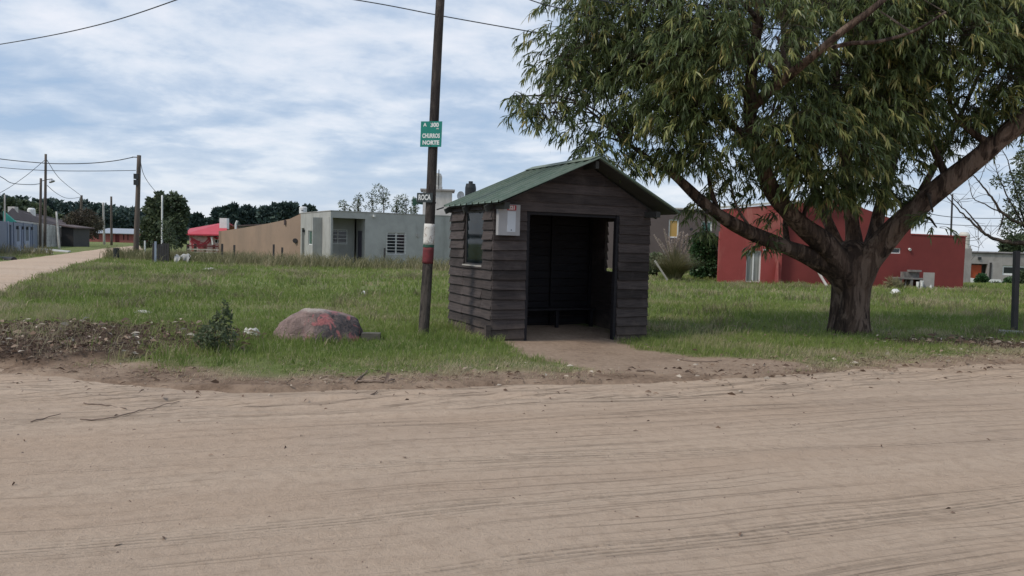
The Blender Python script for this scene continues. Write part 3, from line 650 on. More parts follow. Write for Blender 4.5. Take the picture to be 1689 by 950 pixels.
# number box
def sign_box():
    o = FL - fw * .045 + fu * .0; root = empty('notice_box', o + Vector((0, 0, 1.68)), 'pale grey flat box with red 221 number plate fixed high on the shelter wall', 'notice box')
    m = MB(); m.obox(o + fu * .005, fu, -fw, .375, .09, 1.68, 2.165); m.build('case', 'boxgrey', root)
    f = o - fw * .09
    m = MB(); m.obox(f + fu * .155, fu, -fw, .145, .006, 1.735, 2.06); m.build('card', 'boxwhite', root)
    m = MB(); m.obox(f + fu * .150, fu, -fw, .155, .008, 2.075, 2.155); pl = m.build('number_plate', 'platered', root)
    text('221', .078, 'letter', pl, f + fu * .2275 - fw * .011 + Vector((0, 0, 2.114)), fu, (0, 0, 1), bold=.003, sx=.95)
    m = MB(); q = f + fu * .225 - fw * .006; m.tube([q + Vector((0, 0, 1.765)), q - fw * .008 + Vector((0, 0, 1.765))], .009, 8); m.build('lock', 'black', root)
sign_box()

# ---------------------------------------------------------------- main pole with signs
def main_pole():
    Y = 12.3; b = P(698, 556, Y); t = P(727, 0, Y); ax = (t - b).normalized(); top = b + ax * 8.6; b0 = b - ax * .25
    root = empty('utility_pole', b, 'tall leaning wooden utility pole with green and dark signs beside the bus shelter', 'utility pole')
    def at(py): # point on the axis at picture height
        k = (556 - py) / 556; return b + (t - b) * k
    Lt = (top - b0).length; n = 40; pts = []; rd = []
    for i in range(n + 1):
        s = i / n; pts.append(b0 + (top - b0) * s + Vector((.012 * math.sin(s * 9), 0, 0))); rd.append(.088 - .028 * s)
    m = MB(); m.tube(pts, rd, 18, wob=.03, seed=1); m.build('shaft', 'pole', root, smooth=True)
    def rad(p): return .088 - .028 * ((p - b0).length / Lt)
    def band(y0, y1, mat, nm, dr=.0035):
        a, c = at(y0), at(y1); m = MB(); pp = [a + (c - a) * i / 6 for i in range(7)]; pp = [p + Vector((.012 * math.sin(((p - b0).length / Lt) * 9), 0, 0)) for p in pp]
        m.tube(pp, [rad(p) * 1.035 + dr for p in pp], 18, wob=.03, seed=1); return m.build(nm, mat, root, smooth=True)
    band(401, 366, 'peel', 'paint_band'); band(405.5, 400.6, 'bandgreen', 'paint_band', .004); band(432, 405.2, 'bandred', 'paint_band')
    # green sign
    ux = Vector((1, -.10, .012)).normalized(); uz = Vector((.02, 0, 1)).normalized(); nn = ux.cross(uz)
    def board(pc, w, h, mat, nm, off):
        c = pc + nn * off; q = []
        for dz in (0, .004):
            q.append([c + ux * i * w / 2 + uz * j * h / 2 + nn * dz for i, j in ((-1, -1), (1, -1), (1, 1), (-1, 1))])
        m = MB(); m.hexa(q[0], q[1]); return m.build(nm, mat, root), c + nn * .005
    pxm = Y / FPX
    s, c = board(P(713, 222.5, Y), 35 * pxm, 41 * pxm, 'signgreen', 'sign_board', .085)
    text('A', .073, 'letter', s, c + uz * .145 - ux * .105, ux, uz, bold=.003); text('300', .090, 'letter', s, c + uz * .142 + ux * .052, ux, uz, bold=.004, sx=1.0)
    text('mts', .028, 'letter', s, c + uz * .088 + ux * .10, ux, uz, bold=.001)
    text('CHURROS', .093, 'letter', s, c - uz * .030, ux, uz, bold=.004, sx=.66); text('NORTE', .088, 'letter', s, c - uz * .138, ux, uz, bold=.004, sx=.93)
    for dz in (.19, -.19):
        m = MB(); q = c + uz * dz * .95; m.tube([q - nn * .002, q + nn * .006], .008, 6); m.build('bolt', 'dark', s)
    uz2 = Vector((.03, 0, 1)).normalized(); ux = Vector((1, -.10, .02)).normalized()
    s, c = board(P(702.5, 326.5, Y), 26 * pxm, 15.5 * pxm, 'signdark', 'street_name_sign', .088)
    text('ROCA', .118, 'letter', s, c - ux * .004, ux, uz2, bold=.004, sx=.60)
    m = MB(); a = P(684, 334, Y) - Vector((0, .05, 0)); m.bar(a, P(698, 336, Y) - Vector((0, .05, 0)), .03, .035); m.bar(P(683.5, 327, Y - .05), P(683.5, 339, Y - .05), .06, .02); m.build('bracket', 'bandgreen', root)
    m = MB(); m.bar(P(706, 330, Y), P(719, 335, Y), .03, .03); m.build('bracket', 'dark', root)
    return root
main_pole()

# ---------------------------------------------------------------- boulder, block, litter pieces
def boulder():
    c = G(523, 563); c = Vector((c.x, c.y + .25, Hz(c.x, c.y))); n, k = 110, 60; V = []
    for j in range(k + 1):
        for i in range(n):
            a = 2 * math.pi * i / n; b = math.pi * j / k
            d = Vector((math.sin(b) * math.cos(a), math.sin(b) * math.sin(a), math.cos(b)))
            s = 1 + .10 * (fbm(d.x * 11 + d.z * 7, d.y * 11 + d.z * 3, .8, 18, 3) - .5) + .20 * (fbm(d.x * 2 + 5, d.y * 2 + d.z * 1.7, .9, 3, 3) - .5) + .09 * (fbm(d.x * 5 + d.z * 3, d.y * 5 + 3, .8, 8, 3) - .5)
            sq = lambda v, e: math.copysign(abs(v) ** e, v)
            p = Vector((sq(d.x, .85) * .60, sq(d.y, .85) * .40, sq(d.z, .85) * .40)) * float(s)
            p.x += .10 * (1 - abs(p.z) / .45) * (-1 if p.x < 0 else .2)
            # planes cut off to give the faceted right face and the sloping back
            for nrm, dd in ((Vector((.62, -.62, .48)), .42), (Vector((-.50, -.12, .86)), .47), (Vector((.22, .0, .97)), .375), (Vector((-.2, -.9, .35)), .36), (Vector((.9, -.1, -.1)), .58)):
                e = p.dot(nrm) - dd
                if e > 0: p -= nrm * e * .7
            V.append((c.x + p.x, c.y + p.y, c.z + p.z + .065))
    F = [(j * n + i, (j + 1) * n + i, (j + 1) * n + (i + 1) % n, j * n + (i + 1) % n) for j in range(k) for i in range(n)]
    np_mesh('boulder', np.array(V), np.array(F), None, None, 'rock', org=tuple(c), smooth=True, label='large round boulder with faded red and black paint on its right side', category=None) if False else None
    o = np_mesh('boulder', np.array(V), np.array(F), None, None, 'rock', org=tuple(c), smooth=True); tag(o, 'large boulder in the grass with faded red and black paint on its right side', 'boulder')
boulder()
c = G(611, 562); m = MB(); m.box((c.x, c.y + .05, .06), (.28, .16, .17), .1); m.box((c.x - .24, c.y + .08, .03), (.22, .16, .13), -.1); m.build('concrete_block', 'stone', label='low worn cement block lying in the grass just right of the boulder', cat='block')

def crumple(name, pt, sz, mat, label, cat, seed):
    r = random.Random(seed); n = 9; V = []; F = []
    for j in range(n):
        for i in range(n):
            x = (i / (n - 1) - .5); y = (j / (n - 1) - .5); e = max(0, 1 - (2 * x) ** 2 - (2 * y) ** 2 * .9)
            V.append((x * sz[0] + r.uniform(-.04, .04) * sz[0], y * sz[1] + r.uniform(-.04, .04) * sz[1], (e ** .5) * sz[2] * r.uniform(.55, 1.1) + .004))
    for j in range(n - 1):
        for i in range(n - 1): F.append((j * n + i, j * n + i + 1, (j + 1) * n + i + 1, (j + 1) * n + i))
    m = MB(); z = Hz(pt.x, pt.y); m.add([(pt.x + v[0], pt.y + v[1], z + v[2]) for v in V], F)
    return m.build(name, mat, None, smooth=True, label=label, cat=cat)
crumple('plastic_bag', G(236, 518), (.30, .2, .05), 'dirtywhite', 'crumpled white plastic bag in the grass above the dark leaf litter mound', 'bag', 1)
crumple('plastic_bag', G(414, 560), (.26, .2, .14), 'dirtywhite', 'torn pale plastic bag in the grass left of the boulder', 'bag', 2)
crumple('rubbish_scrap', G(600, 486), (.16, .14, .09), 'plastic', 'small white scrap in the open grass behind the boulder', 'rubbish', 3)
crumple('rubbish_scrap', G(346, 446), (.6, .3, .12), 'stake', 'pale cloth scraps at the edge of the tall weeds before the tan wall', 'rubbish', 4)
crumple('rubbish_scrap', G(1477, 485), (.38, .3, .18), 'white', 'rounded white lump in the grass before the brick grill', 'rubbish', 5)

# draped white sheet in the weeds
def white_sheet():
    a = G(299, 434); x0, x1 = X(287, a.y), X(312, a.y); z = Hz(a.x, a.y); n, k = 26, 8; V = []; F = []; r = random.Random(4)
    for j in range(k + 1):
        for i in range(n + 1):
            t = i / n; s = j / k
            top = z + .46 - .05 * math.sin(t * math.pi * 2.2) + .03 * math.sin(t * 17)
            V.append((x0 + (x1 - x0) * t, a.y + .06 * math.sin(t * 23 + s * 2) * s - .05 * s + .25 * (1 - s) ** 3, top - s * (.34 + .08 * math.sin(t * 9))))
    for j in range(k):
        for i in range(n): F.append((j * (n + 1) + i, (j + 1) * (n + 1) + i, (j + 1) * (n + 1) + i + 1, j * (n + 1) + i + 1))
    root = empty('draped_sheet', (a.x, a.y, z), 'dirty white sheet hung low over stakes in the weeds at far left of the field', 'sheet')
    m = MB(); m.add(V, F); m.build('cloth', 'precast', root, smooth=True)
    for xx in (x0 + .03, (x0 + x1) / 2, x1 - .03):
        m = MB(); m.tube([(xx, a.y + .12, z - .1), (xx, a.y + .12, z + .44)], .02, 6); m.build('stake', 'fpole', root)
white_sheet()

# ---------------------------------------------------------------- houses
def facade(mb, o, u, w, l, z0, z1, th, holes=()):
    """wall with real openings; o corner, u along, w inward"""
    us = sorted({0, l, *[h[0] for h in holes], *[h[1] for h in holes]}); zs = sorted({z0, z1, *[h[2] for h in holes], *[h[3] for h in holes]})
    o = Vector((o[0], o[1], 0)); u = Vector((u[0], u[1], 0)); w = Vector((w[0], w[1], 0))
    solid = lambda a, c: 0 <= a < len(us) - 1 and 0 <= c < len(zs) - 1 and not any(h[0] - 1e-6 <= us[a] and us[a + 1] <= h[1] + 1e-6 and h[2] - 1e-6 <= zs[c] and zs[c + 1] <= h[3] + 1e-6 for h in holes)
    q = lambda uu, zz, d: o + u * uu + w * d + Vector((0, 0, zz))
    for a in range(len(us) - 1):
        for c in range(len(zs) - 1):
            if not solid(a, c): continue
            A, B, C, D = us[a], us[a + 1], zs[c], zs[c + 1]
            mb.add([q(A, C, 0), q(B, C, 0), q(B, D, 0), q(A, D, 0)], [(0, 1, 2, 3)]); mb.add([q(A, C, th), q(B, C, th), q(B, D, th), q(A, D, th)], [(3, 2, 1, 0)])
            if not solid(a - 1, c): mb.add([q(A, C, 0), q(A, D, 0), q(A, D, th), q(A, C, th)], [(0, 1, 2, 3)])
            if not solid(a + 1, c): mb.add([q(B, C, 0), q(B, C, th), q(B, D, th), q(B, D, 0)], [(0, 1, 2, 3)])
            if not solid(a, c - 1): mb.add([q(A, C, 0), q(A, C, th), q(B, C, th), q(B, C, 0)], [(0, 1, 2, 3)])
            if not solid(a, c + 1): mb.add([q(A, D, 0), q(B, D, 0), q(B, D, th), q(A, D, th)], [(0, 1, 2, 3)])
def window(root, o, u, w, a, b, z0, z1, dep=.10, fr=.05, mull=1, bars=0, frame='white', glass='glass', name='window', barmat='white'):
    m = MB(); o = Vector((o[0], o[1], 0)) + w * dep
    for A, B, C, D in ((a, b, z0, z0 + fr), (a, b, z1 - fr, z1), (a, a + fr, z0 + fr, z1 - fr), (b - fr, b, z0 + fr, z1 - fr)): m.obox(o + u * A, u, w, B - A, .05, C, D)
    for i in range(mull):
        x = a + (b - a) * (i + 1) / (mull + 1) - fr / 2; m.obox(o + u * x, u, w, fr, .045, z0 + fr, z1 - fr)
    f = m.build(name, frame, root)
    m = MB(); m.obox(o + u * (a + fr * .5) + w * .022, u, w, b - a - fr, .006, z0 + fr * .5, z1 - fr * .5); m.build('pane', glass, f)
    if bars:
        m = MB(); oo = o - w * (dep + .03)
        for i in range(bars):
            z = z0 + (z1 - z0) * (i + .5) / bars; m.obox(oo + u * (a - .03), u, w, b - a + .06, .02, z - .014, z + .014)
        for x in (a + .0, (a + b) / 2, b - .02): m.obox(oo + u * x + w * .021, u, w, .022, .02, z0 - .02, z1 + .02)
        m.build('grille', barmat, f)
    return f

def grey_house():
    Y = 45.0; C = Vector((X(545, Y), Y, 0)); a = R_(30); u = Vector((math.cos(a), math.sin(a), 0)); w = Vector((-u.y, u.x, 0)); T = 3.2; B = -.05
    root = empty('flat_roofed_house', C, 'single-storey grey plastered house with flat roof, porch recess and white barred windows', 'house')
    def U(px, face='f'):   # distance along the front at a picture column
        r = (ray(px, 400).x / ray(px, 400).y)
        if face == 'f': return (r * Y - C.x) / (u.x - r * u.y)
        return (r * Y - C.x) / (w.x - r * w.y)
    p0, p1 = U(548), U(602); L = 13.5; D = 6.9; wx0, wx1 = U(638), U(669)
    zz = lambda px, py, uu: P(px, py, C.y + u.y * uu).z
    m = MB(); hole = [(p0, p1, B, zz(575, 360, (p0 + p1) / 2)), (wx0, wx1, zz(653, 420, wx0), zz(653, 384, wx0))]
    facade(m, C, u, w, L, B, T, .22, hole)
    Cd = C + w * .22
    m2 = MB(); m2_h = []
    # left flank
    s = [U(502, 's'), U(508, 's'), U(521, 's'), U(528, 's'), U(537, 's'), U(497.5, 's')]; zs = lambda px, py, k: P(px, py, C.y + w.y * k).z
    fl_h = [(s[4] , s[3], B, zs(532, 373, s[3])), (s[2], s[1], zs(514, 404, s[2]), zs(514, 380, s[2])), (s[0], s[5], B, zs(500, 376, s[0]))]
    facade(m, Cd + u * .0, w, u, D - .22, B, T, .22, [(h[0] - .22, h[1] - .22, h[2], h[3]) for h in fl_h])
    facade(m, C + u * (L - .22) + w * .22, w, u, D - .22, B, T, .22); m.obox(C + w * (D - .22) + u * .22, u, w, L - .44, .22, B, T)
    m.build('wall', 'greyplaster', root)
    m = MB(); m.obox(C + u * .23 + w * .23, u, w, L - .46, D - .46, T - .35, T - .2); m.build('roof', 'concrete', root)
    # porch
    pd = 1.7; m = MB(); po = C + w * pd; wz0, wz1 = zz(570, 403, 2), zz(570, 383, 2)
    sc = (Y + u.y * 1) / (Y + u.y * 1 + pd * w.y)
    facade(m, po + u * (p0 - .7), u, w, p1 - p0 + .6, B, T - .36, .12, [(.95, 2.15, 1.25, 2.15)])
    m.obox(C + u * (p0 - .12) + w * .222, w, u, pd - .222, .12, B, T - .36); 
    facade(m, C + u * (p1) + w * .222, w, u, pd - .222, B, T - .36, .12, [(.35, 1.25, B, 2.1)])
    m.build('porch_wall', 'greyplaster', root)
    window(root, po + u * (p0 - .7), u, w, .95, 2.15, 1.25, 2.15, .02, bars=4)
    m = MB(); m.obox(C + u * (p1 + .03) + w * (.35 + .222), w, u, .9, .05, B, 2.1); dd = m.build('door', 'purple', root)
    window(root, C, u, w, wx0, wx1, hole[1][2], hole[1][3], .10, bars=7)
    window(root, C, w, u, s[2], s[1], fl_h[1][2], fl_h[1][3], .06, frame='white', mull=0, glass='greenglass')
    for h in (fl_h[0], fl_h[2]):
        m = MB(); m.obox(C + w * (h[0] + .0) + u * .19, w, u, h[1] - h[0], .05, h[2], h[3]); m.build('door', 'paleplaster', root)
    for px, py in ((503, 381), (524, 380)):
        k = U(px, 's'); m = MB(); q = C + w * k; m.obox(q, w, -u, .2, .16, zs(px, py, k) - .09, zs(px, py, k) + .09); m.build('wall_lamp', 'black', root)
    for px, py in ((614, 356), (748, 363)):
        k = U(px); m = MB(); q = C + u * k; m.obox(q, u, -w, .12, .16, zz(px, py, k) - .07, zz(px, py, k) + .07); m.build('flood_lamp', 'white', root)
    k = U(689); m = MB(); q = C + u * k + Vector((0, 0, zz(689, 388, k))); m.tube([q, q - w * .05], .13, 12); m.build('vent', 'paleplaster', root)
    # parapet cap
    m = MB(); m.obox(C - u * .03 - w * .03, u, w, L + .06, .28, T + .002, T + .05); m.obox(C - u * .03 + w * .25, w, u, D - .25, .28, T + .002, T + .05); m.build('coping', 'paleplaster', root)
    # water tower behind on the roof
    tw = empty('water_tower', P(718, 350, 50), 'square whitewashed water tower with a cream tank on top, rising behind the grey house', 'water tower')
    Yt = 50.5; x0, x1 = X(693, Yt), X(741, Yt); zt = Zat(717, 314, Yt); m = MB(); m.box(((x0 + x1) / 2, Yt + 1.2, (zt - .1) / 2), (x1 - x0, 2.0, zt + .1), .1); m.build('tower', 'whiteplaster', tw)
    m = MB(); m.box(((x0 + x1) / 2, Yt + 1.2, zt + .05), (x1 - x0 + .35, 2.35, .10), .1); m.build('slab', 'concrete', tw)
    cx = X(715, Yt + 1); zq = Zat(715, 311, Yt + 1); m = MB(); h = Zat(715, 283, Yt) - zt
    m.tube([(cx, Yt + 1, zt + .10), (cx, Yt + 1, zt + h * .25), (cx, Yt + 1, zt + h * .3), (cx, Yt + 1, zt + h * .82), (cx, Yt + 1, zt + h * .97), (cx, Yt + 1, zt + h)], [.52, .52, .49, .49, .40, .15], 24)
    m.build('tank', 'tankw', tw, smooth=False)
    m = MB(); m.tube([(cx + .3, Yt + .6, zt), (cx + .3, Yt + .6, zt + h + .2)], .03, 6); m.build('pipe', 'dark', tw)
    # black tank + dish seen over the shelter roof
    Yb = 49.5; cx = X(774, Yb); z0, z1 = 2.9, Zat(774, 299, Yb); m = MB()
    zz_ = [z0, z0 + (z1 - z0) * .35, z0 + (z1 - z0) * .36, z0 + (z1 - z0) * .60, z0 + (z1 - z0) * .61, z0 + (z1 - z0) * .84, z0 + (z1 - z0) * .94, z0 + (z1 - z0) * .94, z1]
    m.tube([(cx, Yb, q) for q in zz_], [.36, .36, .385, .385, .36, .36, .30, .14, .14], 20); m.build('water_tank', 'black', label='small black plastic water tank standing above the green shelter roof', cat='water tank')
    root2 = empty('satellite_dish', P(760, 335, Yb), 'small grey satellite dish beside the black water tank', 'satellite dish')
    c = P(760, 323, Yb - .4); m = MB(); V = [c]; n = 16
    for j in (1, 2, 3):
        for i in range(n):
            t = 2 * math.pi * i / n; r = j / 3 * .30; V.append(c + Vector((math.cos(t) * r * .8, -.35 * (r * r) , math.sin(t) * r)))
    F = [(0, 1 + i, 1 + (i + 1) % n) for i in range(n)] + [(1 + (j - 1) * n + i, 1 + j * n + i, 1 + j * n + (i + 1) % n, 1 + (j - 1) * n + (i + 1) % n) for j in (1, 2) for i in range(n)]
    m.add(V, F); m.build('reflector', 'galv', root2, smooth=True)
    m = MB(); m.tube([c + Vector((0, .02, 0)), c + Vector((.0, .1, -.5))], .025, 6); m.tube([c + Vector((0, -.0, -.28)), c + Vector((0, -.38, -.02))], .012, 5); m.build('mast', 'galv', root2)
grey_house()

def tan_wall():
    pts = [(497, 352, 51.4), (478, 361, 52), (440, 369, 54), (400, 376, 56), (365, 381, 58)]
    root = empty('tan_rendered_wall', (X(365, 58), 58, 0), 'long tan rendered boundary wall running left from the grey house', 'wall')
    m = MB()
    for (a, b) in zip(pts[:-1], pts[1:]):
        A, B = P(*a), P(*b); A0, B0 = Vector((A.x, A.y, -.1)), Vector((B.x, B.y, -.1)); d = Vector((.1, .25, 0))
        m.hexa([B0, A0, A0 + d, B0 + d], [B, A, A + d, B + d])
    # return wall at the left end
    B = P(*pts[-1]); e = Vector((-1.0, 6, 0)); B0 = Vector((B.x, B.y, -.1)); m.hexa([B0 - Vector((.2, 0, 0)), B0 - Vector((.002, 0, 0)), B0 + e, B0 + e - Vector((.2, 0, 0))], [B - Vector((.2, 0, 0)), B - Vector((.002, 0, 0)), B + e, B + e - Vector((.2, 0, 0))])
    m.build('wall', 'tan', root)
    c = P(487, 397, 51.6); m = MB(); m.tube([c + Vector((0, .1, 0)), c - Vector((0, .08, 0))], .16, 14); m.build('round_vent', 'dark', root)
    c = P(470, 367, 52.3); m = MB(); m.box(c, (.12, .12, .35)); m.build('spout', 'brownroof', root)
    # white water tank behind its right end
    Yt = 54; a, b = P(494, 352, Yt), P(506, 341, Yt); m = MB(); c = (a + b) / 2
    m.tube([(c.x, Yt, 0), (c.x, Yt, a.z)], .2, 8); mm = empty('roof_water_tank', (c.x, Yt, 0), 'small white cylindrical water tank peeping over the tan wall by the grey house', 'water tank'); m.build('support', 'concrete', mm)
    m = MB(); m.tube([(c.x, Yt, a.z), (c.x, Yt, b.z - .06), (c.x, Yt, b.z)], [.27, .27, .2], 18); m.build('tank', 'white', mm)
    m = MB(); m.box((c.x + .02, Yt - .27, (a.z + b.z) / 2 - .03), (.14, .02, .05)); m.build('badge', 'signdark', mm)
    # reddish low roof behind the wall
    m = MB(); Yr = 66; A, B = P(392, 374, Yr), P(436, 371, Yr); r = empty('low_back_house', (A.x, Yr, 0), 'low house with dull brown roof half hidden behind the tan wall', 'house')
    m.hexa([Vector((A.x, Yr, -.1)), Vector((B.x, Yr, -.1)), Vector((B.x, Yr + 5, -.1)), Vector((A.x, Yr + 5, -.1))], [Vector((A.x, Yr, A.z)), Vector((B.x, Yr, B.z)), Vector((B.x, Yr + 5, B.z)), Vector((A.x, Yr + 5, A.z))]); m.build('wall', 'paleplaster', r)
    m = MB(); m.hexa([A + Vector((-.3, -.4, .0)), B + Vector((.3, -.4, 0)), B + Vector((.3, 5.4, .2)), A + Vector((-.3, 5.4, .2))], [A + Vector((-.3, -.4, .1)), B + Vector((.3, -.4, .1)), B + Vector((.3, 5.4, .3)), A + Vector((-.3, 5.4, .3))]); m.build('roof', 'brownroof', r)
    m = MB(); q = P(389, 372, Yr - .8); m.tube([q - Vector((0, 0, 1)), q + Vector((0, 0, .1)), q + Vector((.12, 0, .4))], .1, 8); m.build('flue', 'white', r)
tan_wall()

def pink_house():
    Y = 68; root = empty('pink_house', (X(335, Y), Y, 0), 'small pink house with bright red sloping roof and red painted shapes on the wall', 'house')
    x0, x1 = X(312, Y), X(372, Y); z = Zat(340, 390, Y); m = MB(); u = Vector((1, .06, 0)).normalized(); w = Vector((-u.y, u.x, 0)); o = Vector((x0, Y, 0)); L = x1 - x0
    dx = X(353, Y) - x0; facade(m, o, u, w, L, -.1, z, .2, [(dx, dx + .5, Zat(356, 401, Y), Zat(356, 395, Y)), (dx + .55, dx + 1.25, -.1, Zat(356, 394, Y))])
    m.obox(o + w * .202, w, u, 5, .2, -.1, z); m.obox(o + w * .202 + u * (L - .2), w, u, 5, .2, -.1, z); m.obox(o + w * 5.21, u, w, L, .2, -.1, z); m.build('wall', 'mural', root)
    window(root, o, u, w, dx, dx + .5, Zat(356, 401, Y), Zat(356, 395, Y), .05, fr=.04)
    m = MB(); m.obox(o + u * (dx + .55) + w * .06, u, w, .7, .05, -.1, Zat(356, 394, Y)); m.build('door', 'white', root)
    e0, e1 = P(305, 388, Y - .5), P(374, 389, Y - .5); r0, r1 = P(313, 379, Y + 3), P(375, 368, Y + 3); t = Vector((0, 0, .12)); b0, b1 = r0 + Vector((0, 3.5, -.6)), r1 + Vector((0, 3.5, -.6))
    m = MB(); m.hexa([e0, e1, r1, r0], [e0 + t, e1 + t, r1 + t, r0 + t]); m.hexa([r0, r1, b1, b0], [r0 + t, r1 + t, b1 + t, b0 + t]); rf = m.build('roof', 'redroof', root)
    a, b = P(364, 374, Y + 1.5), P(376, 360, Y + 1.5); m = MB(); m.box(((a.x + b.x) / 2, Y + 1.5, (a.z + b.z) / 2 - .1), (b.x - a.x, .6, b.z - a.z + .2)); m.build('chimney', 'white', rf)
    # porch column
    m = MB(); a = P(349, 391, Y - .3); b = P(351, 404, Y - .3); m.bar(a, b, .12); m.build('porch_post', 'white', root)
    # rail fence in front
    Yf = 62; fr = empty('rail_fence', (X(338, Yf), Yf, 0), 'low dark red and white rail fence before the pink house', 'fence'); z0 = 0
    for px, mt_ in ((310, 'dark'), (322, 'dark'), (338, 'bandred'), (353, 'bandred'), (362, 'bandred')):
        m = MB(); x = X(px, Yf); m.box((x, Yf, .38), (.18, .14, .95)); m.build('post', mt_, fr)
    for k, zz in enumerate((.18, .42, .70)):
        m = MB(); m.bar((X(310, Yf), Yf - .09, zz), (X(364, Yf), Yf - .09, zz), .03, .09); m.build('rail', 'dirtywhite' if k < 2 else 'bandred', fr)
pink_house()

def red_house():
    Y = 34.5; u = Vector((1, .0, 0)); w = Vector((0, 1, 0))
    root = empty('red_house', (X(1390, Y), Y, 0), 'dark red rendered house with stepped parapet behind the big eucalyptus tree', 'house')
    x0, x1, x2, x3 = X(1183, Y), X(1286, Y), X(1501, Y), X(1592, Y); zb = -.08
    q = lambda px, py, yy=Y: P(px, py, yy)
    # main volume (polygon facade)
    tA, tB, tC = Zat(1184, 346, Y), Zat(1380, 329, Y), Zat(1501, 372, Y); xm = X(1380, Y)
    sw0, sw1, sz0, sz1 = X(1457, Y), X(1486, Y), Zat(1472, 418, Y), Zat(1472, 409, Y)
    m = MB(); facade(m, (x1, Y), u, w, x2 - x1, zb, 2.35, .2, [(sw0 - x1, sw1 - x1, sz0, sz1)])
    def prism(px, zl, mb):   # polygon front extruded back
        n = len(px); f = [Vector((x, Y, z)) for x, z in px]; b = [v + Vector((0, 6, 0)) for v in f]; mb.add(f + b, [tuple(range(n)), tuple(range(2 * n - 1, n - 1, -1))] + [(i, i + n, (i + 1) % n + n, (i + 1) % n) for i in range(n)])
    prism([(x1, 2.352), (x2, 2.352), (x2, tC), (xm, tB), (x1, tA + (tB - tA) * .5)], 0, m)
    m.obox((x2 - .2, Y + .202, 0), w, u, 5.8, .2, zb, 2.352); m.obox((x1, Y + 5.8, 0), u, w, x2 - x1 - .2, .2, zb, 2.352)
    m.build('wall', 'redwall', root)
    # lighter left bay, slightly forward
    Yb = Y - .35; m = MB(); d0, d1 = X(1232, Yb) - x0, X(1257, Yb) - x0; dz0, dz1 = Zat(1244, 466, Yb), Zat(1244, 413, Yb)
    facade(m, (x0, Yb), u, w, x1 - x0, zb, 2.35, .2, [(d0, d1, dz0, dz1)])
    zt0, zt1 = Zat(1184, 345, Yb), Zat(1285, 336, Yb)
    f = [Vector((x0, Yb, 2.352)), Vector((x1, Yb, 2.352)), Vector((x1, Yb, zt1)), Vector((x0, Yb, zt0))]; wk = Vector((.31, .95, 0)); m.hexa([f[0], f[1], f[1] + w * 6, f[0] + wk * 6], [f[3], f[2], f[2] + w * 6, f[3] + wk * 6])
    m.obox((x0 + .065, Yb + .202, 0), wk, u, 5.8, .2, zb, 2.352); m.obox((x1 - .2, Yb + .202, 0), w, u, .15, .2, zb, 2.352)
    m.build('bay_wall', 'redlight', root)
    window(root, (x0, Yb), u, w, d0, d1, dz0, dz1, .10, fr=.06, mull=1, glass='curtain', name='glazed_door')
    m = MB(); m.obox((x0 + d0, Yb + .135, 0), u, w, d1 - d0, .02, (dz0 + dz1) / 2 - .02, (dz0 + dz1) / 2 + .03); m.build('crossbar', 'white', root)
    window(root, (x1, Y), u, w, sw0 - x1, sw1 - x1, sz0, sz1, .06, fr=.04, mull=1)
    # white roof edge showing above the bay
    m = MB(); a, b = P(1184, 344, Yb - .05), P(1380, 328, Yb - .05); m.hexa([a, b, b + w * .2, a + w * .2], [x + Vector((0, 0, .09)) for x in (a, b, b + w * .2, a + w * .2)]); m.build('roof_edge', 'dirtywhite', root)
    # lower right volume
    zr0, zr1 = Zat(1503, 387, Y), Zat(1592, 391, Y); m = MB(); f = [Vector((x2 + .002, Y + .0, zb)), Vector((x3, Y, zb)), Vector((x3, Y, zr1)), Vector((x2 + .002, Y, zr0))]
    m.hexa([f[0], f[1], f[1] + w * 6, f[0] + w * 6], [f[3], f[2], f[2] + w * 6, f[3] + w * 6]); m.build('annex_wall', 'redwall', root)
    m = MB(); m.hexa([f[3] + Vector((0, -.03, .002)), f[2] + Vector((.03, -.03, .002)), f[2] + Vector((.03, .3, .002)), f[3] + Vector((0, .3, .002))], [f[3] + Vector((0, -.03, .05)), f[2] + Vector((.03, -.03, .05)), f[2] + Vector((.03, .3, .05)), f[3] + Vector((0, .3, .05))]); m.build('coping', 'redlight', root)
    m = MB(); m.obox((x2 + .3, Y - .06, 0), u, w, x3 - x2 - .3, .058, zb, .06); m.build('plinth', 'paleplaster', root); m = MB(); m.obox((x0 - .05, Yb - .10, 0), u, w, x1 - x0 + .2, .098, zb, .05); m.build('plinth', 'paleplaster', root)
    c = P(1500.5, 412, Y - .05); m = MB(); m.tube([c + Vector((0, .05, .04)), c + Vector((0, -.05, 0))], [.05, .06], 10); m.build('wall_lamp', 'white', root)
    # buttress plank
    m = MB(); m.hexa([P(1276, 471, Yb - .02), P(1284, 471, Yb - .02), P(1284, 471, Yb - .3), P(1276, 471, Yb - .3)], [P(1281, 431, Yb - .01), P(1284, 431, Yb - .01), P(1284, 431, Yb - .1), P(1281, 431, Yb - .1)]); m.build('buttress', 'redlight', root)
    # white vent/plate on facade
    m = MB(); m.box(P(1262, 412, Yb - .02), (.16, .03, .07)); m.build('vent', 'white', root)
    # props leaning by the trunk
    m = MB(); m.bar(G(1365, 474), P(1350, 449, Y - .3), .10, .05); m.build('leaning_board', 'stake', label='pale board leaning against the red wall just left of the thick tree trunk', cat='board')
red_house()

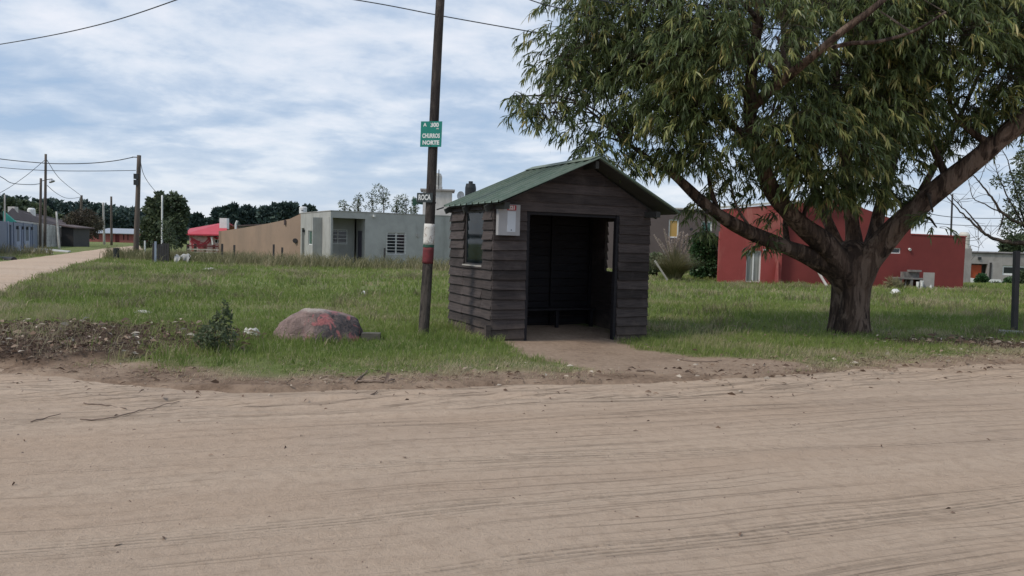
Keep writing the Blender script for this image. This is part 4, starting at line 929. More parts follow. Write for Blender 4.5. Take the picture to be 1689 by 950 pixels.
def grill():
    Y = 33.6; root = empty('brick_grill', (X(1515, Y), Y, 0), 'cement and brick barbecue grill with a sheet of board against the red wall', 'barbecue')
    px = lambda p: X(p, Y); zz = lambda p, q: Zat(p, q, Y); g = Hz(px(1515), Y)
    z1 = zz(1505, 459); 
    for a, b in ((1487, 1491), (1505, 1509), (1522, 1525)):
        m = MB(); m.obox((px(a), Y, 0), Vector((1, 0, 0)), Vector((0, 1, 0)), px(b) - px(a), .6, g - .05, z1 - .05); m.build('pier', 'bbq', root)
    m = MB(); m.obox((px(1486.5), Y - .03, 0), Vector((1, 0, 0)), Vector((0, 1, 0)), px(1525) - px(1486.5), .66, z1 - .048, z1 + .02); m.build('slab', 'bbq', root)
    m = MB(); m.obox((px(1498), Y + .25, 0), Vector((1, 0, 0)), Vector((0, 1, 0)), px(1524) - px(1498), .3, z1 + .022, zz(1510, 449)); m.box((px(1514), Y + .2, zz(1514, 447)), (.5, .3, .08)); m.build('hearth', 'bbq', root)
    m = MB(); m.obox((px(1509.2), Y + .45, 0), Vector((1, 0, 0)), Vector((0, 1, 0)), px(1522) - px(1509.2), .1, g, z1 - .1); m.build('brick_back', 'brickred', root)
    m = MB(); m.obox((px(1525.2), Y - .06, 0), Vector((1, 0, 0)), Vector((0, 1, 0)), px(1543) - px(1525.2), .05, g - .02, zz(1534, 449.5)); m.build('side_panel', 'concrete', root)
    m = MB(); m.bar((px(1497), Y + .05, g), (px(1504), Y + .3, g + .45), .04, .04); m.build('stick', 'stake', root)
    for a, hh, lb in ((1513.5, .30, 'left white plastic bucket under the brick barbecue'), (1520, .31, 'white plastic bucket with a lid under the brick barbecue, beside its board')):
        m = MB(); x = px(a); m.tube([(x, Y - .18, g), (x, Y - .18, g + hh)], [.055, .065], 12); r = empty('bucket', (x, Y - .18, g), lb, 'bucket', 'buckets under the barbecue'); m.build('tub', 'white', r)
        if a > 1515: m = MB(); m.tube([(x, Y - .18, g + hh + .002), (x, Y - .18, g + hh + .04)], .08, 12); m.build('lid', 'white', r)
    x = X(1539, 33); m = MB(); m.tube([(x, 33, g), (x, 33, g + .14), (x, 33, g + .15), (x, 33, g + .2)], [.05, .05, .02, .02], 10); m.build('white_bottle', 'white', label='white bottle standing in the grass before the brick barbecue', cat='bottle')
grill()

def brown_building():
    Y = 50; root = empty('taupe_building', (X(1110, Y), Y, 0), 'taupe brown building with white framed windows behind the pampas grass', 'house')
    x0, x1 = X(985, Y), X(1215, Y); u = Vector((1, .05, 0)).normalized(); w = Vector((-u.y, u.x, 0)); o = Vector((x0, Y, 0)); T = Zat(1120, 345, Y)
    h = []
    for a, b, c, d in ((1103, 1120, 392, 361), (1158, 1176, 383, 364)): h.append((X(a, Y) - x0, X(b, Y) - x0, Zat(a, c, Y), Zat(a, d, Y)))
    m = MB(); facade(m, o, u, w, x1 - x0, -.1, T, .2, h); m.obox(o + w * .202, w, u, 8, .2, -.1, T); m.obox(o + u * (x1 - x0 - .2) + w * .202, w, u, 8, .2, -.1, T); m.obox(o + w * 8.21, u, w, x1 - x0, .2, -.1, T); m.obox(o + w * .21 + u * .21, u, w, x1 - x0 - .42, 7.9, T - .4, T - .3); m.build('wall', 'brownwall', root)
    window(root, o, u, w, *h[0], .08, fr=.09, mull=0, glass='lit'); window(root, o, u, w, *h[1], .08, fr=.09, mull=1, glass='greenglass')  # left pane: reflected yellow light put into the glass colour
    m = MB(); m.obox(o - w * .08, u, w, x1 - x0, .4, T + .002, T + .10); m.build('roof_edge', 'dirtywhite', root)
    m = MB(); c = P(1140, 378, Y - .1); m.tube([c + Vector((0, .1, 0)), c - Vector((0, .1, 0))], .1, 10); m.build('wall_lamp', 'dark', root)
brown_building()

def right_house():
    Y = 66; root = empty('unpainted_house', (X(1650, Y), Y, -1.2), 'low unpainted concrete house with an orange red door at the far right', 'house')
    x0, x1 = X(1588, Y), X(1800, Y); u = Vector((1, 0, 0)); w = Vector((0, 1, 0)); o = Vector((x0, Y, 0)); B = -1.5; T = Zat(1640, 415, Y)
    d = (X(1600, Y) - x0, X(1631, Y) - x0, Zat(1615, 470, Y), Zat(1615, 435, Y)); wi = (X(1656, Y) - x0, X(1700, Y) - x0, Zat(1670, 454, Y), Zat(1670, 438, Y))
    m = MB(); facade(m, o, u, w, x1 - x0, B, T, .25, [d, wi]); m.obox(o + w * .252, w, u, 8, .2, B, T); m.obox(o + w * 8.26, u, w, x1 - x0, .2, B, T); m.obox(o + w * .26 + u * .22, u, w, x1 - x0 - .4, 7.9, T - .4, T - .3)
    m.obox(o + w * 1.3 + u * (d[0] - 1), u, w, 4.0, .2, B, T - .42); m.obox((X(1594, Y), Y + 1, 0), u, w, X(1613, Y) - X(1594, Y), 2.5, T - .38, Zat(1600, 405, Y)); m.build('wall', 'concrete', root)
    m = MB(); m.obox((X(1607, Y), Y + .35, 0), u, w, X(1625, Y) - X(1607, Y), .06, B, Zat(1615, 437, Y)); dr = m.build('door', 'doorred', root)
    window(root, o, u, w, *wi, .10, fr=.16, mull=1)
    m = MB(); m.obox((X(1634, Y), Y - .08, 0), u, w, .14, .07, B, Zat(1636, 433, Y)); m.build('downpipe', 'dark', root)
    m = MB(); m.box(P(1616, 426, Y - .05), (.25, .1, .22)); m.build('wall_lamp', 'black', root)
    m = MB(); m.obox((X(1589, Y), Y - .12, 0), u, w, 6, .1, Zat(1600, 417.5, Y), Zat(1600, 416, Y)); m.build('canopy', 'dark', root)
    # low white garden wall
    Yg = 62; m = MB(); z = Zat(1610, 458, Yg); m.hexa([Vector((X(1600, Yg), Yg, B)), Vector((X(1616, Yg), Yg, B)), Vector((X(1616, Yg), Yg + .2, B)), Vector((X(1600, Yg), Yg + .2, B))], [Vector((X(1600, Yg), Yg, z)), Vector((X(1610, Yg), Yg, z - .05)), Vector((X(1610, Yg), Yg + .2, z - .05)), Vector((X(1600, Yg), Yg + .2, z))])
    m.build('garden_wall', 'white', root); m = MB()
    m.hexa([Vector((X(1637, Yg), Yg, B)), Vector((X(1664, Yg), Yg, B)), Vector((X(1664, Yg), Yg + .2, B)), Vector((X(1637, Yg), Yg + .2, B))], [Vector((X(1637, Yg), Yg, z - .1)), Vector((X(1654, Yg), Yg, z - .1)), Vector((X(1654, Yg), Yg + .2, z - .1)), Vector((X(1637, Yg), Yg + .2, z - .1))])
    m.build('garden_wall', 'white', root)
    # cream tank behind the red annex
    Yt = 48; m = MB(); c = X(1589, Yt); za, zb = 2.0, Zat(1589, 383, Yt); r = empty('cream_water_tank', (c, Yt, 0), 'cream water tank rising just behind the right end of the red house', 'water tank')
    m.tube([(c, Yt, za), (c, Yt, zb - .15), (c, Yt, zb)], [.33, .33, .22], 20); m.build('tank', 'tankw', r); m = MB(); m.box((c, Yt, .85), (.7, .7, 2.3)); m.build('base', 'concrete', r)
right_house()

# far left: blue-grey gate house, brown roof house, precast wall
def left_houses():
    A = G(6, 418); B = G(62, 409); u = (B - A); L = u.length; u.normalize(); w = Vector((-u.y, u.x, 0)); A.z = 0
    if w.x > 0: w = -w
    root = empty('gated_front', A, 'blue-grey painted garage front with tall panel doors beside the side road', 'house')
    T = 2.15; f = lambda px: ((ray(px, 400).x / ray(px, 400).y) * A.y - A.x) / (u.x - (ray(px, 400).x / ray(px, 400).y) * u.y)
    doors = [(f(27), f(36), 0, 1.95), (f(42), f(51), 0, 1.95)]
    m = MB(); facade(m, A - u * 14, u, w, L + 14, -.1, T, .2, [(a + 14, b + 14, c, d) for a, b, c, d in doors] + [(f(13) + 14, f(19) + 14, 0, 1.95)]); m.build('wall', 'blue', root)
    for a, b, c, d in doors:
        m = MB(); m.obox(A + u * a + w * .05, u, w, b - a, .05, c, d); dd = m.build('door', 'bluelt', root)
        m = MB(); m.obox(A + u * (a + (b - a) * .22) + w * .045, u, w, (b - a) * .5, .004, .75, 1.80); m.build('panel', 'bluedk', dd)
    m = MB(); m.obox(A + u * f(13) + w * .08, u, w, f(19) - f(13), .04, 0, 1.95); dd = m.build('door', 'bluedk', root)
    for px in (28, 37, 44.5, 52):
        m = MB(); q = A + u * f(px); m.box((q.x + .08, q.y - .04, 1.78), (.12, .12, .24)); m.build('lantern', 'black', root)
    for px in (12, 22, 38, 53):
        m = MB(); q = A + u * f(px); m.obox(q - w * .06, u, w, .35, .058, -.05, T + .05); m.build('pilaster', 'bluelt' if px == 12 else 'blue', root)
    m = MB(); m.obox(A - u * 14 + w * .21, u, w, L + 13, 9, T - .2, T - .05); m.build('roof', 'brownroof', root)
    # brown roof house behind
    Yh = 64; r = empty('brown_roofed_house', P(60, 400, Yh), 'low house with brown sheet roof, white fascia and teal gable behind the garage front', 'house')
    e0, e1 = P(5, 361, 60), P(112, 374, 88); k0, k1 = P(20, 345, 66), P(104, 364, 94); t = Vector((0, 0, .1))
    m = MB(); m.hexa([e0, e1, k1, k0], [e0 + t, e1 + t, k1 + t, k0 + t]); rf = m.build('roof', 'brownroof', r)
    m = MB(); m.bar(P(12, 363, 59.8), P(110, 375, 87.8), .08, .16); m.build('fascia', 'dirtywhite', r)
    m = MB(); g0, g1, g2 = P(5, 348, 57), P(5, 371, 57), P(26, 366, 58); b = Vector((-.1, .3, 0)); bb = Vector((g0.x, 50, 0)); m.add([g1, g2, g0, g1 + b, g2 + b, g0 + b], [(0, 1, 2), (5, 4, 3), (0, 3, 4, 1), (1, 4, 5, 2), (2, 5, 3, 0)]); m.build('gable', 'teal', r)
    a0, a1 = P(8, 366, 60.6), P(110, 376, 88.4); m = MB(); m.hexa([Vector((a0.x, a0.y, 0)), Vector((a1.x, a1.y, 0)), Vector((a1.x - .2, a1.y + .2, 0)), Vector((a0.x - .2, a0.y + .2, 0))], [a0, a1, a1 + Vector((-.2, .2, 0)), a0 + Vector((-.2, .2, 0))]); m.build('wall', 'brownwall', r)
    a, b = P(16, 350, 67), P(27, 341, 67); m = MB(); m.box(((a.x + b.x) / 2, 67, (a.z + b.z) / 2 - .3), (b.x - a.x, .5, b.z - a.z + .6)); m.build('chimney', 'whiteplaster', rf)
    Yt = 74; c = X(52.5, Yt); z0, z1 = Zat(52, 356, Yt), Zat(52, 343, Yt); m = MB(); m.tube([(c, Yt, z0 - .1), (c, Yt, z1 - .14), (c, Yt, z1)], [.35, .35, .22], 20); rr = empty('white_water_tank', (c, Yt, z0), 'round white water tank sitting on the brown sheet roof at far left', 'water tank'); m.build('tank', 'white', rr)
    m = MB(); m.box((c, Yt, z0 - .35), (.6, .6, .5)); m.build('base', 'concrete', rr)
    m = MB(); m.tube([(c + .36, Yt - .3, z0 - .35), (c + .36, Yt - .3, z0 + .05)], .09, 8); m.build('float_pipe', 'white', rr)
    # precast wall
    A2 = G(63, 408.5); B2 = G(99, 406); A2.z = B2.z = 0; uu = (B2 - A2); L2 = uu.length; uu.normalize(); n = 6; rr = empty('precast_wall', A2, 'pale precast concrete panel wall right of the blue-grey garage front', 'wall')
    for k in range(n):
        p = A2 + uu * L2 * k / n; ww = Vector((-uu.y, uu.x, 0)); m = MB()
        for j in range(6): m.obox(p + uu * .15, uu, ww, L2 / n - .15, .06, j * .36, j * .36 + .345)
        m.build('panel', 'precast', rr); m = MB(); m.obox(p - ww * .04, uu, ww, .15, .14, -.05, 2.25); m.build('post', 'precast', rr)
    # dark lean-to at the end
    m = MB(); a = G(101, 406.5); q = P(101, 372, a.y); q2 = P(121, 377, a.y); r3 = empty('dark_shed', a, 'dark makeshift shed at the end of the pale precast wall', 'shed')
    m.hexa([Vector((a.x, a.y, -.1)), Vector((q2.x, a.y, -.1)), Vector((q2.x, a.y + 3, -.1)), Vector((a.x, a.y + 3, -.1))], [q, q2, q2 + Vector((0, 3, 0)), q + Vector((0, 3, 0))]); m.build('wall', 'dark', r3)
    m = MB(); m.hexa([q + Vector((-.6, -.4, .02)), q2 + Vector((.5, -.4, .02)), q2 + Vector((.5, 3.2, .02)), q + Vector((-.6, 3.2, .02))], [q + Vector((-.6, -.4, .14)), q2 + Vector((.5, -.4, .14)), q2 + Vector((.5, 3.2, .14)), q + Vector((-.6, 3.2, .14))]); m.build('roof', 'brownroof', r3)
    # driveway slabs
    for (p, lab) in ((((15, 413), (88, 418.5), (74, 413.6), (30, 411)), 'pale concrete driveway slab before the garage doors, nearest the road'), (((52, 411.5), (112, 416), (117, 414.5), (64, 409.5)), 'narrow concrete driveway strip at the right of the garage doors')):
        q = [G(a, b, 0.06) for a, b in p]; m = MB(); m.hexa([v - Vector((0, 0, .06)) for v in q], [v + Vector((0, 0, .04)) for v in q]); m.build('driveway_slab', 'slab', label=lab, cat='driveway')
    # dark drain culvert
    m = MB(); c = G(7, 429); m.tube([c + Vector((-1.2, .2, -.06)), c + Vector((.5, 0, -.06))], .24, 14); m.build('drain_pipe', 'dark', label='dark drain pipe end in the grass at the left road edge', cat='pipe')
left_houses()

def far_brick():
    Y = 128; r = empty('brick_shed_row', (X(180, Y), Y, 0), 'long low red brick building with grey metal roof at the end of the side road', 'building')
    x0, x1 = X(131, Y), X(221, Y); z1, z2 = Zat(170, 385, Y), Zat(180, 377, Y); o = Vector((x0, Y, 0)); u = Vector((1, 0, 0)); w = Vector((0, 1, 0)); m = MB(); hs = []
    for a, b in ((147, 150), (160, 163), (190, 197), (203, 205), (210, 212)): hs.append((X(a, Y) - x0, X(b, Y) - x0, -.1 if b - a > 5 else .5, 1.5))
    facade(m, o, u, w, x1 - x0, -.2, z1, .3, hs); m.obox(o + w * .31, w, u, 8, .3, -.2, z1); m.obox(o + w * 8.4, u, w, x1 - x0, .3, -.2, z1); m.build('wall', 'brickred', r)
    for h in hs:
        m = MB(); m.obox(o + u * h[0] + w * .2, u, w, h[1] - h[0], .05, h[2], h[3]); m.build('door' if h[2] < 0 else 'window', 'bandred' if h[2] < 0 else 'dark', r)
    a = X(152, Y); m = MB(); m.hexa([Vector((a, Y - .5, z1)), Vector((x1 + 1, Y - .5, z1)), Vector((x1 + 1, Y + 5, z2)), Vector((a, Y + 5, z2))], [Vector((a, Y - .5, z1 + .1)), Vector((x1 + 1, Y - .5, z1 + .1)), Vector((x1 + 1, Y + 5, z2 + .1)), Vector((a, Y + 5, z2 + .1))]); m.build('roof', 'galv', r)
    m = MB(); Yg = 108; 
    for k in range(4):
        pass
far_brick()

# ---------------------------------------------------------------- poles, posts, cables
def wpole(base, top, r0, r1, name, mat, label, cat, extra=None, group=None):
    root = empty(name, base, label, cat, group); m = MB(); b = Vector(base); t = Vector(top); n = 8
    m.tube([b - (t - b).normalized() * .2] + [b + (t - b) * i / n for i in range(1, n + 1)], [r0] + [r0 + (r1 - r0) * i / n for i in range(1, n + 1)], 10, wob=.03); m.build('shaft', mat, root, smooth=True)
    if extra: extra(root)
    return root
Ya = 47.5
def exA(r):
    for py in (291, 301): 
        m = MB(); m.box(P(225, py, Ya - .15), (.22, .3, .32)); m.build('meter_box', 'black', r)
    m = MB(); m.bar(P(218, 259, Ya), P(229, 259.5, Ya), .05); m.build('insulator_arm', 'dark', r)
wpole((X(224, Ya), Ya, 0), P(229.5, 256, Ya), .17, .12, 'timber_pole', 'fpole', 'thick brown wooden pole at the end of the grass by the side road', 'utility pole', exA)
wpole((X(74, 70), 70, 0), P(75.5, 254, 70), .13, .10, 'dark_pole', 'fpole', 'tallest dark wooden pole before the precast wall at far left', 'utility pole')
def exC(r):
    m = MB(); m.tube([P(67, 299, 71), P(78, 296, 71), P(86, 295, 71)], .035, 6); a = m.build('lamp_arm', 'dark', r)
    m = MB(); m.tube([P(84, 296, 71), P(86, 300, 71)], [.12, .28], 10); m.build('lamp_head', 'galv', a)
wpole((X(66, 71), 71, 0), P(67.5, 294, 71), .13, .10, 'lamp_pole', 'fpole', 'shorter wooden pole with a street lamp arm at far left', 'street lamp', exC)
wpole((X(133, 112), 112, 0), P(134.5, 322, 112), .20, .16, 'far_utility_pole', 'fpole', 'short dark pole standing behind the leafless brown tree', 'utility pole')
wpole((X(172, 100), 100, 0), P(170.5, 334, 100), .15, .12, 'grey_far_pole', 'stake', 'thin pale pole before the far brick building, left of a darker twin', 'utility pole')
wpole((X(184, 96), 96, 0), P(183.5, 324, 96), .15, .12, 'slim_far_pole', 'fpole', 'thin grey pole in front of the far brick building, right of the pale one', 'utility pole')
wpole((X(267, 45), 45, 0), P(267.5, 322, 45), .05, .05, 'white_pipe_mast', 'white', 'slim white pipe mast before the dense green tree', 'mast')
wpole((X(98, 66), 66, 0), P(93, 349, 66), .09, .07, 'leaning_white_post', 'dirtywhite', 'thin white post leaning at the end of the precast wall', 'post')
wpole((X(8, 52), 52, 0), P(8, 321, 52), .06, .05, 'roof_pipe', 'stake', 'thin pale pipe rising beside the teal gable', 'pipe')
m = MB(); a = G(192, 428); m.tube([a, (a.x, a.y, P(192, 409, a.y).z)], .17, 10); m.build('cut_stump_post', 'black', label='short black post stump in weeds where the side road bends', cat='post')
Yp = 14.9
m = MB(); b = P(1674, 527, Yp); t = P(1677, 414, Yp); m.bar(b - Vector((0, 0, .2)), t, .09, .09); m.build('square_post', 'dark', label='square dark post standing in the grass at the right edge', cat='post')
m = MB(); q = P(1668, 529, Yp - .15); m.box((q.x, q.y, Hz(q.x, q.y) + .03), (.40, .16, .06), -.5); m.build('flat_stone', 'stake', label='pale flat stone at the foot of the square dark post', cat='stone')
for px, y0, y1, lab in ((366, 402, 437, 'thin dark fence post before the left end of the tan wall'), (386, 404, 439, 'dark fence post in weeds, second from the left along the tan wall'), (451, 403, 438, 'tall dark fence post before the middle right of the tan wall'), (465, 408, 433, 'short dark fence post between the tan wall middle and its round vent'), (634, 409, 440, 'thin dark fence post left of the large barred window')):
    Yq = 43.5; m = MB(); x = X(px, Yq); m.bar((x, Yq, -.1), (x + .02, Yq, Zat(px, y0, Yq)), .09, .09); m.build('fence_post', 'dark', label=lab, cat='fence post', group='dark fence posts along the field edge')
m = MB(); m.bar(P(1101, 462, 22), P(1080, 430, 22), .055, .05); m.build('leaning_stake', 'stake', label='pale wooden stake leaning in the grass before the pampas clump', cat='stake')
m = MB(); m.tube([(X(239, 46), 46, -.1), (X(239, 46), 46, Zat(239, 397, 46))], .05, 8); m.build('white_marker', 'white', label='short white marker post just right of the thick brown pole', cat='post')
# rough plank gate by the dense tree
def plank_gate():
    Y = 41; r = empty('plank_gate', (X(266, Y), Y, 0), 'rough gate of dark upright boards under the dense green tree', 'gate'); k = 0
    for px in (253, 256.5, 261, 265, 269, 273, 277):
        m = MB(); x = X(px, Y); m.box((x, Y, .50 + .05 * math.sin(k * 2.3)), (.11, .04, 1.15 + .12 * math.sin(k * 1.7))); m.build('board', 'bluelt' if k == 1 else 'dark', r); k += 1
    for z in (.35, .85): m = MB(); m.bar((X(253, Y), Y + .05, z), (X(277, Y), Y + .05, z), .04, .07); m.build('rail', 'dark', r)
plank_gate()

def cable(pts, r, label, name='overhead_cable'):
    c = spline([tuple(P(*p)) for p in pts], 12); m = MB(); m.tube([Vector(p) for p in c], r, 5); m.build(name, 'wire', None, smooth=True, label=label, cat='cable', group='overhead cables')
cable([(-420, 108, 26), (-200, 102, 22), (0, 73, 18.5), (150, 44, 16), (290, 0, 14), (480, -75, 12.6), (738, -240, 12.3)], .011, 'single overhead cable crossing the top left corner of the sky')
cable([(300, -42, 17), (588, 0, 17), (733, 27, 17), (880, 53, 17), (1050, 82, 17.2), (1300, 115, 17.5), (1700, 160, 18)], .012, 'overhead cable passing behind the tall pole top and into the tree crown')
cable([(735, -60, 12.3), (875, 0, 12.6), (960, 22, 12.9), (1050, 50, 13.2), (1150, 75, 13.8), (1400, 120, 14.6), (1800, 150, 16)], .009, 'upper of two thin cables crossing the left of the tree crown')
cable([(735, -60, 12.3), (890, -20, 12.3), (1000, 2, 12.4), (1060, 14, 12.6), (1200, 40, 13.4), (1800, 90, 16)], .013, 'thick dark cable at the top edge of the tree crown')
cable([(221, 259, Ya), (190, 265, Ya), (150, 269, Ya), (100, 270, Ya), (60, 268, Ya), (0, 262, Ya), (-120, 245, Ya)], .028, 'upper cable from the thick brown pole towards the left edge')
cable([(224, 281, Ya), (150, 282, Ya), (75, 281, Ya), (0, 276, Ya), (-120, 262, Ya)], .02, 'lower straight cable from the thick brown pole to the left edge')
cable([(66, 303, 70), (50, 304.5, 68), (20, 302, 64), (0, 291, 60), (-60, 262, 56)], .03, 'sagging cable between the lamp pole and the left edge')
cable([(75, 263, 70), (40, 292, 70), (0, 318, 70), (-60, 345, 70)], .022, 'cable slanting down left from the tallest dark pole')
cable([(76, 262, 70), (100, 296, 85), (134, 323, 112)], .028, 'cable slanting down right from the tallest dark pole')
cable([(78, 306, 71), (92, 318, 90), (107, 326, 100), (120, 327, 108), (134, 325, 112)], .03, 'low sagging cable between the lamp pole and the far pole')
cable([(231, 262, Ya), (236, 285, 49), (246, 303, 52), (262, 322, 56)], .018, 'thin cable dropping right from the thick brown pole top')
cable([(1450, 330, 40), (1560, 357, 44), (1689, 360, 46), (1800, 358, 48)], .02, 'upper far cable in the sky above the red house annex')
cable([(1450, 352, 44), (1560, 370, 48), (1689, 373, 50), (1800, 372, 52)], .02, 'lower far cable in the sky above the red house annex')
wpole((X(1569, 45), 45, -.3), P(1571, 320, 45), .06, .05, 'thin_mast', 'dark', 'thin dark mast rising behind the red house annex', 'mast')

# ---------------------------------------------------------------- the big eucalyptus
def eucalyptus():
    base = P(1400, 549, 14.3); base.z = Hz(base.x, base.y)
    root = empty('eucalyptus_tree', base, 'big spreading eucalyptus with thick forked trunk and drooping leaves', 'tree')
    # trunk: a loft with lobed outline
    rows = [(564, 1402, 38, 35), (548, 1402, 33.5, 32), (530, 1402, 31, 29), (500, 1403, 29.5, 28), (470, 1405, 31, 28), (450, 1405, 38, 32), (435, 1405, 41, 32), (424, 1404, 41, 31), (412, 1404, 33, 26), (403, 1405, 22, 18), (396, 1406, 9, 8)]
    rw = spline([(a, b, c, d) for a, b, c, d in rows], 10); n = 120; V = []; Y = 14.3; s = Y / FPX
    for i, (py, pxx, ra, rb) in enumerate(rw):
        c = P(pxx, py, Y)
        for k in range(n):
            t = 2 * math.pi * k / n; q = 1 + .05 * math.sin(3 * t + i * .03) + .035 * math.sin(5 * t + 1.3 - i * .025) + .02 * math.sin(9 * t + 2 + i * .055) + .13 * (fbm(math.cos(t) * 9 + 20, math.sin(t) * 9 + i * .07, 1, 5, 4) - .5)
            q += .10 * max(0, math.sin(4 * t + .6)) * max(0, (py - 520) / 40)
            V.append((c.x + math.cos(t) * ra * s * q, c.y + math.sin(t) * rb * s * q, c.z))
    m = MB(); k = len(rw); m.add(V, [(i * n + j, (i + 1) * n + j, (i + 1) * n + (j + 1) % n, i * n + (j + 1) % n) for i in range(k - 1) for j in range(n)] + [tuple((k - 1) * n + j for j in range(n))])
    m.build('trunk', 'bark', root, smooth=True)
    limbs = [
     [(1404, 500, 14.3, .16), (1390, 458, 14.25, .25), (1358, 434, 14.15, .215), (1325, 418, 14.0, .165), (1290, 405, 13.9, .145), (1240, 385, 13.7, .135), (1190, 357, 13.5, .12), (1150, 325, 13.4, .10), (1112, 290, 13.3, .075), (1080, 268, 13.3, .055), (1040, 240, 13.2, .03)],
     [(1402, 500, 14.3, .16), (1392, 455, 14.15, .27), (1368, 412, 14.0, .225), (1330, 378, 13.8, .19), (1297, 345, 13.6, .165), (1270, 308, 13.4, .15), (1252, 255, 13.1, .13), (1238, 190, 12.9, .115), (1240, 110, 12.7, .10), (1252, 20, 12.5, .09), (1258, -110, 12.3, .06)],
     [(1262, 285, 13.25, .09), (1225, 225, 13.1, .075), (1180, 180, 13, .06), (1120, 135, 12.9, .04), (1050, 95, 12.8, .02)],
     [(1243, 175, 12.85, .10), (1285, 138, 12.0, .080), (1335, 97, 11.3, .065), (1385, 55, 11.0, .056), (1445, 10, 10.8, .048), (1520, -60, 10.8, .035)],
     [(1350, 85, 11.25, .035), (1400, 72, 11.1, .032), (1450, 68, 11.0, .028), (1510, 50, 11.0, .024), (1560, 20, 11.0, .014)],
     [(1405, 490, 14.4, .16), (1405, 450, 14.4, .24), (1408, 400, 14.5, .17), (1402, 340, 14.6, .13), (1392, 250, 14.7, .11), (1380, 150, 14.6, .09), (1370, 0, 14.5, .06)],
     [(1410, 490, 14.5, .16), (1420, 450, 14.6, .24), (1440, 400, 14.9, .17), (1452, 340, 15.2, .12), (1475, 250, 15.5, .10), (1490, 140, 15.8, .08), (1500, 0, 16, .05)],
     [(1400, 450, 14.7, .22), (1375, 390, 15.2, .12), (1340, 300, 15.8, .10), (1310, 180, 16.3, .07), (1290, 40, 16.6, .05)],
     [(1405, 505, 14.3, .16), (1416, 462, 14.25, .28), (1442, 415, 14.1, .25), (1478, 375, 13.9, .215), (1525, 333, 13.7, .20), (1580, 287, 13.4, .19), (1640, 237, 13.1, .175), (1690, 195, 12.9, .165), (1770, 125, 12.6, .14), (1860, 40, 12.4, .09)],
     [(1565, 302, 13.5, .085), (1548, 262, 13.6, .065), (1528, 215, 13.7, .055), (1518, 150, 13.8, .045), (1522, 60, 13.9, .03)],
     [(1478, 378, 13.95, .10), (1510, 330, 14.4, .075), (1545, 268, 14.8, .06), (1580, 200, 15, .05), (1620, 110, 15.2, .03)],
     [(1640, 240, 13.1, .08), (1600, 215, 13.3, .055), (1570, 180, 13.4, .045), (1560, 110, 13.5, .03)],
     [(1185, 352, 13.5, .055), (1172, 310, 13.6, .04), (1165, 260, 13.6, .03), (1150, 200, 13.6, .018)],
     [(1300, 408, 13.9, .06), (1295, 370, 14.2, .05), (1300, 330, 14.4, .035), (1295, 270, 14.6, .02)],
     [(1245, 387, 13.7, .03), (1215, 340, 13.8, .022), (1205, 300, 13.9, .015)],
    ]
    segs = []
    for i, l in enumerate(limbs):
        c = spline([tuple(P(a, b, y)) + (r,) for a, b, y, r in l], 8); m = MB()
        m.tube([Vector(q[:3]) for q in c], [float(q[3]) * .93 for q in c], 18, wob=.10, seed=i); m.build('limb', 'bark', root, smooth=True)
        segs += [q for q in c if q[3] < .2]
    segs = np.array(segs)
    # foliage masses: px, py, Y, radius (m), density
    bl = []
